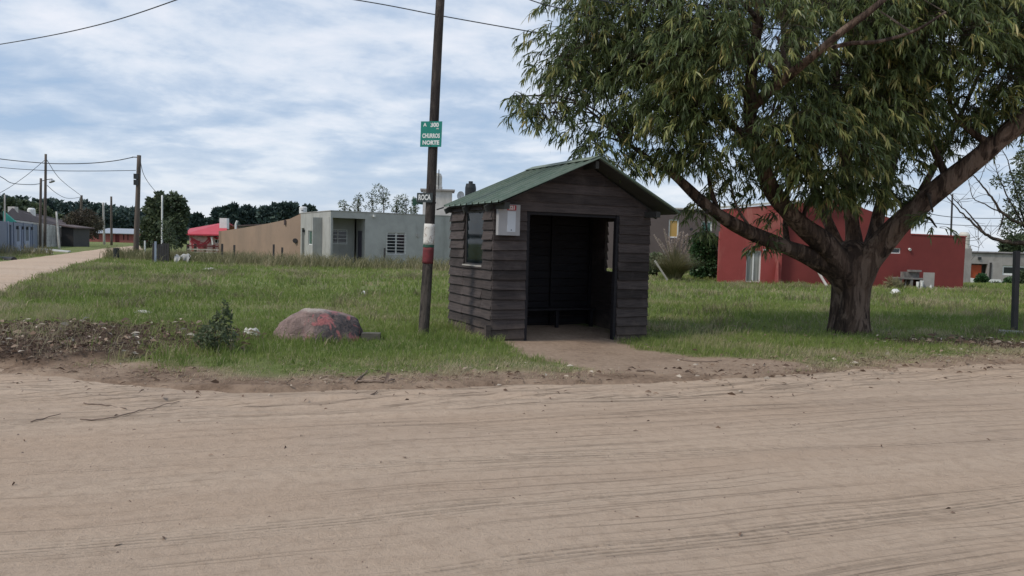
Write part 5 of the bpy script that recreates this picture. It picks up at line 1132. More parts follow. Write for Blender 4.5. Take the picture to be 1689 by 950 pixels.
    for px, py, Y, r, dn in (
        (915, 95, 13.2, .45, .8), (905, 60, 13.6, .35, .7), (960, 40, 13.3, .75, 1), (955, 110, 13.4, .55, 1.1), (930, 150, 13.2, .35, .9), (868, 172, 13.0, .24, 1.2), (845, 158, 13.0, .14, 1.3), (905, 185, 13.1, .30, .9),
        (1000, 160, 13.2, .5, .8), (950, 205, 13.2, .32, .9), (1010, 95, 13.6, .7, .9), (1000, 215, 13.4, .38, .9), (1040, 20, 13.4, .9, 1), (980, 245, 13.2, .22, 1), (1070, 190, 13.0, .6, 1), (1035, 270, 13.2, .28, .8), (1080, 105, 12.8, .8, 1.1), (1090, 250, 13.3, .42, .9),
        (1120, 20, 12.8, .9, 1), (1130, 170, 12.5, .7, 1.2), (1160, 85, 12.2, .8, 1.2), (1140, 250, 13.0, .5, 1), (1200, 20, 12.2, .8, 1.2), (1190, 230, 12.7, .55, 1), (1180, 150, 12.3, .6, 1), (1235, 110, 11.9, .7, 1), (1215, 285, 13.6, .4, .8), (1280, 60, 11.8, .8, 1),
        (1270, 200, 12.2, .6, 1.1), (1300, 265, 12.8, .5, 1.1), (1330, 215, 12.4, .7, 1.2), (1350, 140, 12.8, .8, 1.2), (1340, 20, 12.6, .9, 1), (1340, 300, 13.3, .45, 1.1), (1385, 235, 12.6, .7, 1.3), (1375, 320, 13.5, .38, 1.2), (1430, 300, 13.6, .45, 1.2), (1430, 180, 12.8, .8, 1.3),
        (1420, 110, 12.8, .8, 1.2), (1410, 30, 12.3, .8, 1.1), (1480, 250, 13.8, .5, 1.1), (1475, 315, 14.2, .32, .9), (1490, 170, 13.2, .7, 1.1), (1500, 95, 12.6, .7, 1.1), (1480, 20, 12.4, .9, 1), (1560, 60, 12.4, .9, 1.1), (1540, 140, 13.2, .5, .9), (1560, 0, 12.6, .9, 1),
        (1610, 115, 12.9, .6, 1), (1640, 40, 12.6, .9, 1.1), (1665, 150, 13.6, .45, .9), (1620, 190, 13.9, .32, .8), (1690, 90, 13.0, .8, 1), (1730, 20, 13, 1.0, 1), (1585, 235, 14.2, .30, .7), (1535, 225, 14.8, .4, .8), (1750, 120, 13.6, .6, .8), (1600, 165, 13.0, .5, 1.0), (1655, 195, 13.9, .4, .9), (1685, 165, 12.9, .5, 1.0), (1640, 120, 12.4, .6, 1.0), (1575, 170, 13.6, .45, .9), (1700, 205, 14.2, .4, .8), (1545, 375, 13.2, .16, 1.2), (1538, 350, 13.2, .13, 1.0),
        (1190, 320, 14.2, .3, .7), (1150, 345, 13.3, .16, 1.0), (1250, 330, 14.6, .35, .8), (1285, 350, 14.4, .28, .8), (1260, 400, 13.7, .13, 1.1), (1165, 380, 13.3, .13, 1.0),
        # behind the front layer
        (1000, 80, 15, .9, .8), (1080, 150, 15.3, .9, .8), (1180, 90, 15.6, 1.1, .9), (1200, 210, 15.2, .7, .8), (1290, 160, 15.4, 1.1, .9), (1310, 255, 15.2, .6, .8), (1400, 180, 15.8, 1.1, .9), (1420, 270, 15.6, .6, .9), (1500, 60, 15.8, 1.2, .9), (1500, 200, 16, .6, .6), (1610, 60, 15.6, 1.1, .8), (1700, 60, 15.6, 1.1, .7), (1290, 40, 15.8, 1.2, .9), (1400, 40, 16.5, 1.2, .8),
        # above the frame
        (1000, -60, 13.8, 1.0, .5), (1120, -110, 13.6, 1.2, .5), (1260, -150, 13.2, 1.3, .5), (1400, -170, 13.2, 1.3, .5), (1540, -150, 13.4, 1.3, .5), (1680, -110, 13.8, 1.2, .5), (1800, -30, 14, 1.2, .4), (1340, -60, 14.6, 1.4, .5), (1500, -60, 14.8, 1.4, .5)):
        c = P(px, py, Y); bl.append((c.x, c.y, c.z, r, dn, py))
    tw = MB(); Bs = []; Ds = []; Ls = []; Rn = []; r = random.Random(5)
    view = [[(a, b, y) for a, b, y, _ in limbs[i]] for i in (1, 3, 8)]
    def gaps(qx, qy, Yo):        # foliage is thin in front of the main limbs; a few holes right through
        for l in view:
            for (a, b, ya), (c, d_, yb) in zip(l[:-1], l[1:]):
                ex_, ey_ = c - a, d_ - b; t = max(0, min(1, ((qx - a) * ex_ + (qy - b) * ey_) / (ex_ * ex_ + ey_ * ey_)))
                if math.hypot(qx - a - ex_ * t, qy + 14 - b - ey_ * t) < 21 and Yo < ya + (yb - ya) * t + .1: return rng.random() < .86
        g = float(fbm(qx, qy, 60, 201, 3))
        return rng.random() < (.8 if g > .64 else .0)
    for (x, y, z, rad, dn, py) in bl:
        c = np.array((x, y, z)); 
        # feeder branch from nearest limb
        dd = np.linalg.norm(segs[:, :3] - c, axis=1) + .3 * np.maximum(0, segs[:, 2] - z); j = int(np.argmin(dd)); s0 = segs[j, :3]; r0 = min(segs[j, 3] * .7, .045)
        mid = (s0 + c) / 2 + np.array((r.uniform(-.15, .15), r.uniform(-.15, .15), .12 + .1 * dd[j])); cv = spline([tuple(s0) + (r0,), tuple(mid) + (r0 * .7,), tuple(c) + (.012,)], 5)
        tw.tube([Vector(q[:3]) for q in cv], [max(.006, float(q[3])) for q in cv], 5)
        nsp = int(142 * dn * (rad / .6) ** 2.1) + 9
        for _ in range(nsp):
            d = rng.normal(size=3); d /= np.linalg.norm(d); rr = rng.uniform(.25, 1) ** .55
            o = c + d * rad * rr * np.array((1.1, 1.0, .9))
            rel = Vector(o) - Vector((0, 0, EYE)); zf = rel.dot(Fv); qx = CX + FPX * rel.dot(Rv) / zf; qy = CY - FPX * rel.dot(Uv) / zf
            if gaps(qx, qy, o[1]): continue
            hd = np.array((d[0], d[1], 0)) + rng.normal(size=3) * .35; hd[2] = .15; hd /= np.linalg.norm(hd)
            L = rng.uniform(.20, .42); kk = 3; p0 = o; pts = [p0]; v = hd * .9
            for q in range(kk):
                v = v + np.array((0, 0, -.42)); v /= np.linalg.norm(v); pts.append(pts[-1] + v * L / kk)
            if rng.random() < .5 or rad < .35:
                tw.tube([Vector(q) for q in [c + (o - c) * .35] + pts[:3]], [.006, .004, .0035, .0025], 3, cap=False)
            nl = rng.integers(8, 14); young = rng.random() < (.20 if d[1] < .1 and rr > .6 else .04)
            t = rng.random(nl) * kk * .999; ti = t.astype(int); tf = (t - ti)[:, None]; pa = np.array(pts)
            B = pa[ti] * (1 - tf) + pa[ti + 1] * tf; ax = pa[ti + 1] - pa[ti]; ax /= np.linalg.norm(ax, axis=1, keepdims=True)
            D = norm(ax * .8 + rng.normal(size=(nl, 3)) * .45 + np.array((0, 0, -.55)))
            Bs.append(B); Ds.append(D); Ls.append(rng.uniform(.11, .21, nl) * (1.0 if not young else 1.05))
            tone = np.clip((.86 if young else rng.uniform(.05, .62)) + rng.normal(size=nl) * .07, 0, 1); Rn.append(tone)
    B = np.concatenate(Bs); D = np.concatenate(Ds); L = np.concatenate(Ls); Rr = np.concatenate(Rn)
    V, Q, T3, ra = leaf_strips(B, D, L, L * .135, Rr, .45)
    print('gum leaves', len(B)); np_mesh('crown', V, Q, T3, {'rnd': ra}, 'gum', root)
    tw.build('twigs', 'bark2', root)
eucalyptus()

# ---------------------------------------------------------------- other trees and shrubs
def leafy(name, label, cat, base, trunk, crowns, n, size, mat, bark='bark2', aspect=.6, trunk_r=.12, group=None, lo=0, hi=1):
    """trunk: list of points; crowns rows x y z rx ry rz"""
    root = empty(name, base, label, cat, group); m = MB(); rr = random.Random(hash(label) % 999)
    k = len(trunk); m.tube([Vector(p) for p in trunk], [trunk_r * (1 - .6 * i / max(1, k - 1)) for i in range(k)], 8, wob=.05)
    top = Vector(trunk[-1]); mid = Vector(trunk[len(trunk) // 2])
    for c in crowns:
        e = Vector(c[:3]); s = mid.lerp(top, rr.random()); m.tube([s, s.lerp(e, .5) + Vector((0, 0, .05 * (e - s).length)), e], [trunk_r * .4, trunk_r * .25, trunk_r * .1], 5)
        for _ in range(3):
            d = Vector((rr.uniform(-1, 1), rr.uniform(-1, 1), rr.uniform(-.3, 1))); m.tube([e, e + Vector((d.x * c[3], d.y * c[4], d.z * c[5])) * .8], [trunk_r * .1, trunk_r * .04], 4)
    m.build('trunk', bark, root, smooth=True)
    V, Q, T3, ra = cluster_leaves(crowns, n, size, lo, hi, aspect); np_mesh('crown', V, Q, T3, {'rnd': ra}, mat, root)
    return root
def crowns_px(lst, Y, sy=1.0):
    out = []
    for px, py, rx, ry in lst:
        y = Y + random.uniform(-.3, .3) * rx * Y / FPX; c = P(px, py, y); s = Y / FPX; out.append((c.x, c.y, c.z, rx * s, rx * s * sy, ry * s))
    return out
Yt = 58; b = (X(272, Yt), Yt, 0)
leafy('dense_tree', 'dense dark green tree between the thick brown pole and the pink house', 'tree', b, [b, (b[0] + .2, Yt, 1.2), (b[0], Yt, 2.6)],
      crowns_px([(255, 345, 16, 14), (245, 375, 14, 18), (275, 340, 20, 14), (292, 332, 13, 9), (302, 345, 9, 6), (290, 365, 18, 18), (265, 385, 22, 22), (295, 392, 12, 16), (240, 398, 10, 12), (275, 328, 10, 6), (262, 360, 20, 16), (248, 332, 6, 5), (262, 322, 6, 5), (306, 352, 7, 4), (286, 322, 7, 4)], Yt), 6500, .26, 'olive', trunk_r=.3)
Yt = 92; b = (X(130, Yt), Yt, 0)
leafy('bare_brown_tree', 'round brown twiggy tree before the far brick building', 'tree', b, [b, (b[0] - .2, Yt, 1.5), (b[0], Yt, 3)],
      crowns_px([(120, 365, 14, 14), (140, 358, 18, 13), (155, 370, 14, 14), (130, 382, 16, 12), (150, 386, 10, 8), (112, 380, 10, 10)], Yt), 4200, .34, 'brownleaf', trunk_r=.25, aspect=.25)
b = (X(112, 84), 84, 0)
leafy('road_side_shrub', 'green shrub at the dark shed by the side road', 'shrub', b, [b, (b[0], 84, .8)], crowns_px([(112, 394, 8, 10), (120, 398, 7, 8)], 84), 1400, .25, 'olive', trunk_r=.08)
# young tree by the plank gate (twiggy)
b = (X(281, 43), 43, 0)
leafy('scrubby_bush', 'twiggy olive bush growing over the rough plank gate', 'bush', b, [b, (b[0] - .1, 43, .8), (b[0], 43, 1.8)], crowns_px([(278, 385, 10, 16), (284, 400, 9, 12), (270, 372, 8, 10)], 43), 900, .16, 'olive', aspect=.25, trunk_r=.05)
# feathery saplings behind the grey house
for i, (px, top, sp) in enumerate(((568, 332, 9), (590, 322, 9), (612, 316, 11), (630, 305, 12), (652, 326, 9), (668, 322, 9), (684, 328, 6))):
    Yf = 56 + i % 3; b = (X(px, Yf), Yf, 0); tz = Zat(px, top, Yf); lab = ['leftmost feathery sapling over the grey house roof', 'thin feathery sapling, second from the left over the grey house', 'feathery sapling left of the tallest one over the grey house', 'tallest feathery sapling over the grey house roof', 'low feathery sapling right of the tallest one over the grey house', 'drooping feathery sapling left of the white water tower', 'small sapling touching the left side of the white water tower'][i]
    cr = crowns_px([(px + random.uniform(-sp, sp) * .7, top + 5 + k * 7, sp * .75, 7) for k in range(5)], Yf)
    leafy('feathery_sapling', lab, 'tree', b, [b, (b[0] + .1, Yf, tz * .5), (b[0], Yf, tz - .1)], cr, 420, .19, 'olive', aspect=.25, trunk_r=.05, group='saplings behind the grey house', lo=.2)
# tree with bare twigs at the right edge
def right_tree():
    Y = 21; base = (X(1800, Y), Y, 0); root = empty('right_edge_tree', base, 'tree reaching in at the right edge with bare crooked twigs', 'tree'); m = MB(); r = random.Random(9)
    m.tube([base, P(1800, 440, Y), P(1795, 380, Y), P(1790, 300, Y), P(1785, 200, Y)], [.3, .26, .22, .15, .1], 12, wob=.05); m.build('trunk', 'bark2', root, smooth=True)
    m = MB()
    br = [[(1795, 400, .12), (1740, 404, .09), (1689, 401, .07), (1655, 398, .055), (1625, 386, .04), (1605, 368, .03), (1580, 345, .02), (1555, 316, .01)],
          [(1625, 386, .03), (1600, 355, .02), (1575, 330, .012), (1560, 310, .006)], [(1790, 380, .07), (1700, 375, .05), (1655, 352, .04), (1635, 325, .03), (1615, 300, .02), (1597, 280, .01)],
          [(1650, 350, .02), (1620, 335, .015), (1604, 325, .012), (1598, 300, .008), (1593, 285, .005)], [(1655, 352, .025), (1652, 370, .015), (1645, 385, .01)], [(1690, 375, .03), (1660, 320, .02), (1645, 285, .012), (1640, 255, .006)],
          [(1690, 370, .03), (1672, 300, .02), (1660, 260, .012), (1650, 240, .006)], [(1614, 376, .01), (1614, 395, .006), (1615, 408, .004)], [(1615, 300, .01), (1625, 275, .006), (1640, 260, .004)]]
    for l in br:
        c = spline([tuple(P(a, b, Y)) + (q,) for a, b, q in l], 6); m.tube([Vector(q[:3]) + Vector((0, r.uniform(-.02, .02), r.uniform(-.015, .015))) for q in c], [max(.004, float(q[3])) for q in c], 6)
        for _ in range(9):
            q = c[r.randrange(len(c) // 3, len(c))]; p = Vector(q[:3]); v = Vector((r.uniform(-1, .6), r.uniform(-.5, .5), r.uniform(-.4, 1))).normalized(); pts = [p]
            for k in range(4): v = (v + Vector((r.uniform(-.5, .5), r.uniform(-.5, .5), r.uniform(-.3, .4)))).normalized(); pts.append(pts[-1] + v * r.uniform(.07, .16))
            m.tube(pts, [.007, .006, .005, .004, .003], 4)
    m.build('branch', 'bark2', root, smooth=True)
    cr = crowns_px([(1680, 300, 20, 26), (1672, 340, 14, 20), (1690, 360, 22, 26), (1660, 375, 10, 16), (1700, 300, 26, 40), (1735, 350, 34, 40), (1715, 250, 30, 30), (1760, 280, 40, 50), (1668, 388, 12, 10), (1690, 262, 16, 14), (1740, 200, 40, 40), (1645, 300, 8, 12)], Y)
    V, Q, T3, ra = cluster_leaves(cr, 8500, .085, .2, 1, .4); np_mesh('crown', V, Q, T3, {'rnd': ra}, 'olive', root)
    c = P(1678, 232, 16.5); cr = crowns_px([(1685, 225, 12, 14), (1700, 235, 16, 16)], 16.5)
right_tree()
# dark round bush and pampas grass
b = (X(1162, 38), 38, 0)
leafy('round_bush', 'dense dark green bush against the left end of the red house', 'bush', b, [b, (b[0], 38, .8)], crowns_px([(1158, 412, 20, 24), (1170, 400, 14, 16), (1165, 440, 20, 22), (1150, 440, 12, 20), (1175, 430, 10, 22), (1155, 396, 12, 12)], 38), 9000, .13, 'bush', trunk_r=.1, hi=.85)
b = (X(1085, 39), 39, 0)
leafy('low_bush', 'low green bush behind the pampas clump near the shelter', 'bush', b, [b, (b[0], 39, .5)], crowns_px([(1084, 432, 16, 14), (1074, 440, 12, 12)], 39), 2400, .14, 'olive', trunk_r=.06)
def pampas():
    Y = 35; base = Vector((X(1113, Y), Y, 0)); root = empty('pampas_grass', base, 'tall pampas grass clump with pale pink plumes beside the dark bush', 'plant'); n = 2600
    a = rng.uniform(0, 2 * np.pi, n); lean = rng.random(n) ** .6; base_p = np.stack([base.x + np.cos(a) * .25 * lean, base.y + np.sin(a) * .25 * lean, np.zeros(n)], 1)
    V = []; L = rng.uniform(1.0, 1.85, n); w = .014; out = np.stack([np.cos(a), np.sin(a), np.zeros(n)], 1); up = np.array([0, 0, 1.0]); side = np.stack([-np.sin(a), np.cos(a), np.zeros(n)], 1)
    st = []
    for t in (0, .35, .7, 1.0):
        p = base_p + up * (L * (t * (1.05 - .55 * lean * t)))[:, None] + out * (L * lean * (.25 * t + .65 * t * t))[:, None]; ww = w * (1 - t) + .002; st += [p - side * ww, p + side * ww]
    V = np.stack(st, 1).reshape(-1, 3); k = np.arange(n)[:, None] * 8; Q = np.concatenate([k + np.array([[0, 1, 3, 2]]), k + np.array([[2, 3, 5, 4]]), k + np.array([[4, 5, 7, 6]])])
    np_mesh('blades', V, Q, None, {'rnd': np.repeat(rng.random(n) * .75, 8)}, 'weed', root)
    r = random.Random(6); tips = [(1080, 389), (1088, 396), (1096, 380), (1099, 388), (1104, 392), (1108, 398), (1113, 394), (1118, 390), (1122, 385), (1127, 384), (1131, 390), (1134, 388), (1138, 396), (1140, 402), (1093, 402), (1116, 402), (1125, 398), (1103, 400)]
    st = MB(); Bs = []; Ds = []
    for px, py in tips:
        t = P(px, py, Y + r.uniform(-.4, .4)); b = base + Vector((r.uniform(-.2, .2), r.uniform(-.2, .2), .1)); mid = b.lerp(t, .6) + Vector((0, 0, .1)); st.tube([b, mid, t], [.01, .008, .004], 4)
        d = (t - mid).normalized()
        for _ in range(230):
            s = r.random() * .75; Bs.append(tuple(t - d * s)); q = d * 1.6 + Vector((r.uniform(-1, 1), r.uniform(-1, 1), r.uniform(-.5, .3))) * .6; Ds.append(tuple(q.normalized()))
    st.build('stems', 'stake', root); Bs = np.array(Bs); Ds = np.array(Ds); n = len(Bs); V, Q, T3, ra = leaf_strips(Bs, Ds, rng.uniform(.06, .14, n), np.full(n, .026), rng.random(n), .3); np_mesh('plumes', V, Q, T3, {'rnd': ra}, 'plume', root)
pampas()
for i, (px, py, Y, rx, ry, lab, nm, mt_) in enumerate(((1619, 461, 60, 8, 8, 'dark round shrub in front of the orange red door', 'door_shrub', 'bush'), (1642, 473, 56, 15, 6, 'low spreading green plant before the unpainted house', 'strap_leaf_plant', 'olive'), (1668, 468, 54, 11, 10, 'green shrub behind the square dark post', 'garden_shrub', 'bush'), (1684, 462, 52, 10, 16, 'tall green shrub at the right edge below the window', 'garden_shrub', 'olive'))):
    z = -.9 if Y > 50 else 0; b = (X(px, Y), Y, z); leafy(nm, lab, 'shrub', b, [b, (b[0], Y, Zat(px, py, Y))], crowns_px([(px, py, rx, ry), (px - rx * .4, py + 2, rx * .6, ry * .8), (px + rx * .4, py + 2, rx * .6, ry * .8)], Y), 1600, .2, mt_, trunk_r=.05, group='shrubs before the unpainted house')
b = G(355, 584); b = (b.x, b.y, Hz(b.x, b.y))
leafy('small_shrub', 'small leafy green shrub at the right end of the leaf litter mound', 'shrub', b, [b, (b[0], b[1], .25), (b[0] + .02, b[1], .62)], crowns_px([(352, 550, 26, 18), (362, 528, 12, 14), (372, 506, 6, 12), (338, 560, 16, 12), (378, 556, 12, 16), (376, 525, 7, 14), (352, 575, 20, 8)], b[1]), 1100, .045, 'olive', trunk_r=.010, aspect=.5, lo=.3)
b = (X(1478, 33.2), 33.2, 0)
leafy('dry_clump', 'dry grey twiggy clump left of the brick barbecue', 'plant', b, [b, (b[0], 33.2, .4)], crowns_px([(1473, 470, 10, 12), (1482, 474, 7, 8)], 33.2), 700, .22, 'weed', trunk_r=.02, aspect=.08)
# far pine wood
def woods():
    def mass(name, lst, Y, n, size, dep, label=None):
        C = []
        for px, py, rx in lst:
            y = Y + random.uniform(-dep, dep); c = P(px, py, y); s = y / FPX; C.append((c.x, c.y, c.z, rx * s, rx * s, rx * s * .75))
            z = c.z - rx * s * 1.2
            while z > 0: C.append((c.x + random.uniform(-1, 1), c.y, z, rx * s, rx * s * .7, rx * s * .9)); z -= rx * s * 1.3
        V, Q, T3, ra = cluster_leaves(C, n, size, 0, 1, .7); np_mesh(name, V, Q, T3, {'rnd': ra}, 'pine', kind='stuff')
    r = random.Random(2)
    prof = [(-60, 318), (0, 323), (20, 324), (45, 326), (62, 330), (85, 328), (110, 334), (135, 330), (160, 336), (185, 339), (205, 340), (230, 345), (260, 352), (310, 352)]
    L = []
    for k in range(70):
        px = -60 + 370 * k / 69 + r.uniform(-3, 3); top = np.interp(px, [p[0] for p in prof], [p[1] for p in prof]); rx = r.uniform(4.5, 8.5); L.append((px, top + rx * .7 + r.uniform(0, 3.5), rx)); L.append((px + 4, top + 16 + r.uniform(0, 8), 9))
        L.append((px - 3, top + 30 + r.uniform(0, 8), 10))
    mass('pine_wood', L, 230, 42000, 1.1, 14)
woods()
def far_trees():
    r = random.Random(8)
    specs = [(322, 360, 10), (335, 367, 9), (348, 366, 8), (362, 350, 12), (378, 345, 12), (392, 352, 12), (408, 347, 12), (424, 352, 12), (440, 350, 12), (456, 343, 12), (470, 340, 13), (484, 343, 10), (508, 345, 8)]
    names = ['leftmost', 'second', 'third', 'fourth', 'fifth', 'sixth', 'seventh', 'eighth', 'ninth', 'tenth', 'eleventh', 'twelfth']
    for i, (px, py, rx) in enumerate(specs):
        Y = 135 + r.uniform(-10, 10); b = (X(px, Y), Y, 0); s = 1.0
        cr = [(px + r.uniform(-.75, .75) * rx, py + r.uniform(-.35, .75) * rx, rx * r.uniform(.25, .55), rx * r.uniform(.14, .3)) for _ in range(12)] + [(px, py + rx * 1.5, rx * .9, rx * .7), (px + 2, py + rx * 2.4, rx * .9, rx * .7)]
        if i < 12: lab = names[i] + ' pine from the left in the dark row behind the tan wall and pink house'
        else: lab = 'small pine at the right end of the row, behind the small white tank'
        leafy('pine_tree', lab, 'tree', b, [b, (b[0], Y, Zat(px, py + rx, Y)), (b[0], Y, Zat(px, py, Y))], crowns_px(cr, Y, .9), 1500, .75, 'pine', trunk_r=.25, group='pines behind the tan wall')
    Y = 160; b = (X(1655, 120), 120, -1)
    leafy('distant_round_tree', 'distant grey-green tree behind the unpainted house roof', 'tree', b, [b, (b[0], 120, 3)], crowns_px([(1660, 408, 9, 7), (1680, 402, 16, 12)], 120), 900, .8, 'olive', trunk_r=.2)
    for px, py in ((85, 352), (30, 338), (70, 345)):
        pass
    b = (X(40, 95), 95, 0); leafy('rounded_far_tree', 'broad mid-green tree behind the brown roofed house', 'tree', b, [b, (b[0], 95, 4)], crowns_px([(40, 345, 16, 12), (60, 350, 16, 12), (20, 340, 12, 10), (78, 358, 10, 10), (95, 362, 8, 8)], 95), 3500, .5, 'olive', trunk_r=.3)
far_trees()

# ---------------------------------------------------------------- grass, weeds, litter
def in_quad(x, y, grow=.05):
    # inside the shelter footprint
    dx = x - FL.x; dy = y - FL.y; a = dx * fu.x + dy * fu.y; b = dx * fw.x + dy * fw.y
    return (a > -grow) & (a < SW + grow) & (b > -grow) & (b < SL + grow)
RA = np.array([(p.x, p.y) for p in [G(*q) for q in ((-250, 560), (-120, 530), (0, 486), (60, 460), (125, 438), (185, 424), (215, 417), (260, 411))]])
RB = np.array([(p.x, p.y) for p in [G(*q) for q in ((-400, 470), (-200, 452), (0, 432), (60, 425), (115, 418), (165, 411), (196, 408), (260, 404))]])
def on_side_road(x, y, pad=.3):
    xa = np.interp(y, RA[:, 1], RA[:, 0]); xb = np.interp(y, RB[:, 1], RB[:, 0]); return (x < xa + pad * (1 if pad < 0 else -.3)) & (x > xb - pad)
def blades(name, y0, y1, n, h0, h1, w, tuft=4, spread=.03, dry=0.0, region=None, mat='grass', hfun=None, lean=.5):
    m = n // tuft; y = np.sqrt(rng.uniform(y0 * y0, y1 * y1, m)); x = rng.uniform(-1, 1, m) * (.72 * y + 1.8)
    keep = (rng.random(m) < (grassm(x, y) if region is None else region(x, y))) & ~in_quad(x, y) & ~on_side_road(x, y)
    x = np.repeat(x[keep], tuft); y = np.repeat(y[keep], tuft); n = len(x); x = x + rng.normal(size=n) * spread; y = y + rng.normal(size=n) * spread; z = H(x, y) - .01
    pat = fbm(x, y, 1.6, 101, 4); pat2 = fbm(x, y, .4, 111, 3); hh = rng.uniform(h0, h1, n) * (.55 + .9 * pat2) 
    if hfun is not None: hh = hh * hfun(x, y)
    a = rng.uniform(0, 2 * np.pi, n); ln = rng.random(n) * lean + .1; out = np.stack([np.cos(a), np.sin(a), np.zeros(n)], 1); side = np.stack([-np.sin(a + 1.2), np.cos(a + 1.2), np.zeros(n)], 1)
    b = np.stack([x, y, z], 1); W = (w * rng.uniform(.6, 1.3, n))[:, None]; mid = b + out * (hh * ln * .35)[:, None]; mid[:, 2] += hh * .6; tip = b + out * (hh * ln * 1.1)[:, None]; tip[:, 2] += hh * (1 - .25 * ln)
    V = np.stack([b - side * W * .5, b + side * W * .5, mid + side * W * .4, mid - side * W * .4, tip], 1).reshape(-1, 3); k = np.arange(n)[:, None] * 5
    edge = 1 - sst(.25, 1.6, y - ygrass(x)); rn = -.02 + .78 * pat + rng.normal(size=n) * .10 + .42 * edge * (fbm(x, y, .5, 121, 3) > .40) + dry + .3 * (pat > .66) * rng.random(n)
    rn = np.where(rng.random(n) < .07, .9, rn)
    np_mesh(name, V, k + np.array([[0, 1, 2, 3]]), k + np.array([[3, 2, 4]]), {'rnd': np.repeat(np.clip(rn, 0, 1), 5)}, mat, kind='stuff'); print(name, n)
def hshape(x, y): return .45 + .55 * sst(.0, 1.2, y - ygrass(x)) + .5 * (((x - FL.x + .3) ** 2 + (y - FL.y + .1) ** 2) < .35)
blades('grass_near', 8.3, 13.5, 110000, .05, .13, .0075, hfun=hshape)
blades('grass_middle', 13.5, 22, 90000, .06, .15, .013, spread=.05, dry=.03)
blades('grass_far', 22, 50, 95000, .08, .20, .028, spread=.09, dry=.08)
def weedreg(x, y):
    c = np.interp(x, [-30, -13, -3.5, 3, 30], [50, 41, 40.5, 46, 60]); return np.exp(-((y - c) / 2.0) ** 2) * (x < 3) * (.35 + .8 * (fbm(x, y, 2.0, 131, 3) > .42))
blades('tall_weeds', 34, 50, 110000, .3, .85, .030, tuft=7, spread=.12, region=weedreg, mat='weed', lean=.7)
def tuftreg(x, y): return (fbm(x, y, 1.3, 141, 3) > .60) * (y > 10) * grassm(x, y) * .8
blades('dry_tufts', 13.5, 34, 90000, .12, .30, .015, tuft=9, spread=.08, region=tuftreg, mat='weed', lean=.9)
def rankreg(x, y):   # rank grass against the shelter base, the boulder, the pole foot and the mound edge
    q = [(FL.x - .25, FL.y + .15, .35), (FL.x - .9, FL.y + 1.0, .55), (G(500, 572).x, G(500, 572).y, .5), (G(698, 560).x, G(698, 560).y, .25), (G(355, 580).x, G(355, 580).y, .6), (G(270, 590).x, G(270, 590).y, .5), (G(60, 530).x, G(60, 530).y + .3, .9)]
    r = 0
    for a, b, s in q: r = np.maximum(r, np.exp(-(((x - a) ** 2 + (y - b) ** 2) / s ** 2)))
    return r * grassm(x, y) ** .3
blades('rank_grass', 8.3, 15, 60000, .10, .24, .009, tuft=8, spread=.04, region=rankreg, lean=.6)
def lawnreg(x, y): return np.exp(-(np.minimum(0, y - ygrass(x)) / .5) ** 2) * np.exp(-(np.maximum(0, y - ygrass(x)) / 1.1) ** 2) * (1 - pathm(x, y)) * (dedge(x, y) > .08) * (fbm(x, y, .5, 151, 3) > .38)
blades('dry_edge_grass', 7.8, 14, 110000, .02, .07, .008, dry=.50, region=lawnreg, lean=1.2, spread=.05)

blades('mound_weeds', 8.0, 13, 16000, .08, .26, .007, tuft=9, spread=.06, region=lambda x, y: litterm(x, y) * (x < 0) * (fbm(x, y, .55, 161, 3) > .52), mat='grass', lean=.9, dry=.12)
blades('mound_stems', 8.0, 14.5, 9000, .15, .5, .005, tuft=7, spread=.08, region=lambda x, y: (x < -3) * np.clip(litterm(x, y) + litterm(x, y - .9), 0, 1) * (fbm(x, y, .7, 171, 3) > .55), mat='weed', lean=1.3)
def litter():
    def scatter(name, n, reg, s0, s1, lo, hi, y0=4, y1=16, lift=.012, w0=.15, w1=.5):
        y = rng.uniform(y0, y1, n * 6); x = rng.uniform(-1, 1, n * 6) * (.72 * y + 1); k = (rng.random(n * 6) < reg(x, y)) & ~in_quad(x, y); x = x[k][:n]; y = y[k][:n]; m = len(x)
        d = dedge(x, y); z = np.where(d < .1, np.maximum(Hroad(x, y), H(x, y)), H(x, y)) + lift * rng.random(m) + .004
        a = rng.uniform(0, 2 * np.pi, m); D = np.stack([np.cos(a), np.sin(a), rng.uniform(-.05, .5, m)], 1); L = rng.uniform(s0, s1, m)
        V, Q, T3, ra = leaf_strips(np.stack([x, y, z], 1), norm(D), L, L * rng.uniform(w0, w1, m), np.clip(lo + (hi - lo) * rng.random(m), 0, 1), .5)
        np_mesh(name, V, Q, T3, {'rnd': ra}, 'litter', kind='stuff')
    scatter('leaf_litter', 11000, lambda x, y: litterm(x, y), .02, .09, 0, .5, 7.8, 15, .05, .08, .35); scatter('pale_litter', 900, lambda x, y: litterm(x, y), .05, .14, .5, 1, 7.8, 15, .09)
    scatter('fallen_leaves', 1500, lambda x, y: np.exp(-((dedge(x, y) - .5) / .8) ** 2) * (.25 + .5 * (x > 2)), .03, .10, .3, 1, 7, 15); scatter('bank_debris', 5200, lambda x, y: np.exp(-((dedge(x, y) - .45) / .40) ** 2) * (fbm(x, y, .7, 181, 3) > .44) * (1 - .8 * pathm(x, y)), .02, .11, .15, .9, 7, 15, .02, .05, .16)
    scatter('road_debris', 150, lambda x, y: (dedge(x, y) < -.1) * .5 * np.exp(dedge(x, y) * .35), .012, .05, 0, .8, 3.2, 10, .004)
    scatter('lawn_leaves', 420, lambda x, y: grassm(x, y) * .6 * (x > 1), .04, .08, .5, .9, 9, 17, .08)
litter()
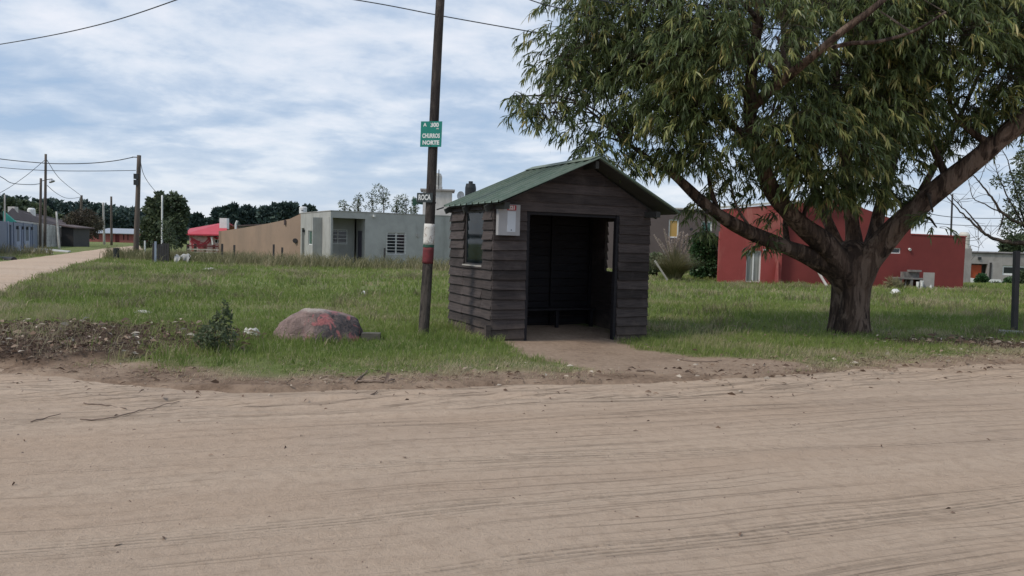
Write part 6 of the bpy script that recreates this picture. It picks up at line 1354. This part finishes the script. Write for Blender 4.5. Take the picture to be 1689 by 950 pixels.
def pebbles():
    n = 420; y = rng.uniform(3.2, 12, n); x = rng.uniform(-1, 1, n) * (.72 * y + .5); k = dedge(x, y) < .6; x = x[k]; y = y[k]; m = MB(); r = random.Random(3)
    for a, b in zip(x, y):
        s = r.uniform(.003, .010) * (1 + .5 * (r.random() < .1)); z = max(Hroad(a, b), H(a, b)); q = [Vector((a, b, z)) + Vector((r.uniform(.7, 1.3) * s * dx, r.uniform(.7, 1.3) * s * dy, s * dz * .7)) for dx, dy, dz in ((1, 0, 0), (0, 1, 0), (-1, 0, 0), (0, -1, 0), (0, 0, 1))]
        m.add(q, [(0, 1, 4), (1, 2, 4), (2, 3, 4), (3, 0, 4)])
    m.build('pebbles', 'stick', kind='stuff', org=(0, 0, 0))
pebbles()
def stick(pts, r0, r1, label):
    P3 = []
    for px, py in pts:
        g = G(px, py, 0); P3.append((g.x, g.y, max(float(Hroad(g.x, g.y)), Hz(g.x, g.y)) + r0 * .8))
    c = spline(P3, 5); k = len(c); m = MB(); m.tube([Vector(q) + Vector((0, 0, random.uniform(0, .012))) for q in c], [r0 + (r1 - r0) * i / (k - 1) for i in range(k)], 6, wob=.1); m.build('fallen_stick', 'stick', None, smooth=True, label=label, cat='stick', group='fallen sticks by the road')
stick([(132, 695), (180, 693), (230, 680), (262, 672), (296, 662)], .006, .003, 'longest thin stick on the sand at the left of the road')
stick([(138, 665), (175, 667), (208, 676)], .006, .004, 'thin curved stick just above the longest one on the road sand')
stick([(51, 698), (100, 687)], .006, .003, 'short thin twig left of the longest stick on the sand')
stick([(585, 640), (592, 630), (606, 618)], .012, .007, 'bent twig poking up from the road bank below the boulder block')
stick([(590, 636), (612, 637), (635, 638), (650, 633)], .016, .010, 'dark root-like stick on the bank left of the pole foot')
stick([(610, 653), (622, 648)], .009, .005, 'small stub of wood on the sand below the dark root-like stick')
stick([(1050, 612), (1075, 613), (1080, 616)], .012, .008, 'short dark stick on the dirt in front of the shelter')
stick([(845, 628), (855, 629), (862, 632)], .008, .005, 'pale thin stick on the bank in front of the shelter, at its left')
stick([(1115, 588), (1140, 592), (1165, 594), (1190, 593)], .008, .005, 'long reddish twig on the dirt right of the shelter entrance')
stick([(300, 545), (318, 557), (338, 570)], .012, .007, 'slanting dead branch over the leaf litter mound')
m = MB(); g = G(636, 634); z = Hz(g.x, g.y); m.add([(g.x - .02, g.y, z), (g.x + .02, g.y, z), (g.x + .045, g.y + .02, z + .11), (g.x + .01, g.y + .01, z + .12), (g.x + .0, g.y + .03, z + .06)], [(0, 1, 2), (0, 2, 3), (0, 4, 3), (1, 4, 2)]); m.build('curled_leaf', 'stick', label='large pale curled leaf standing on the road bank near the pole', cat='leaf')
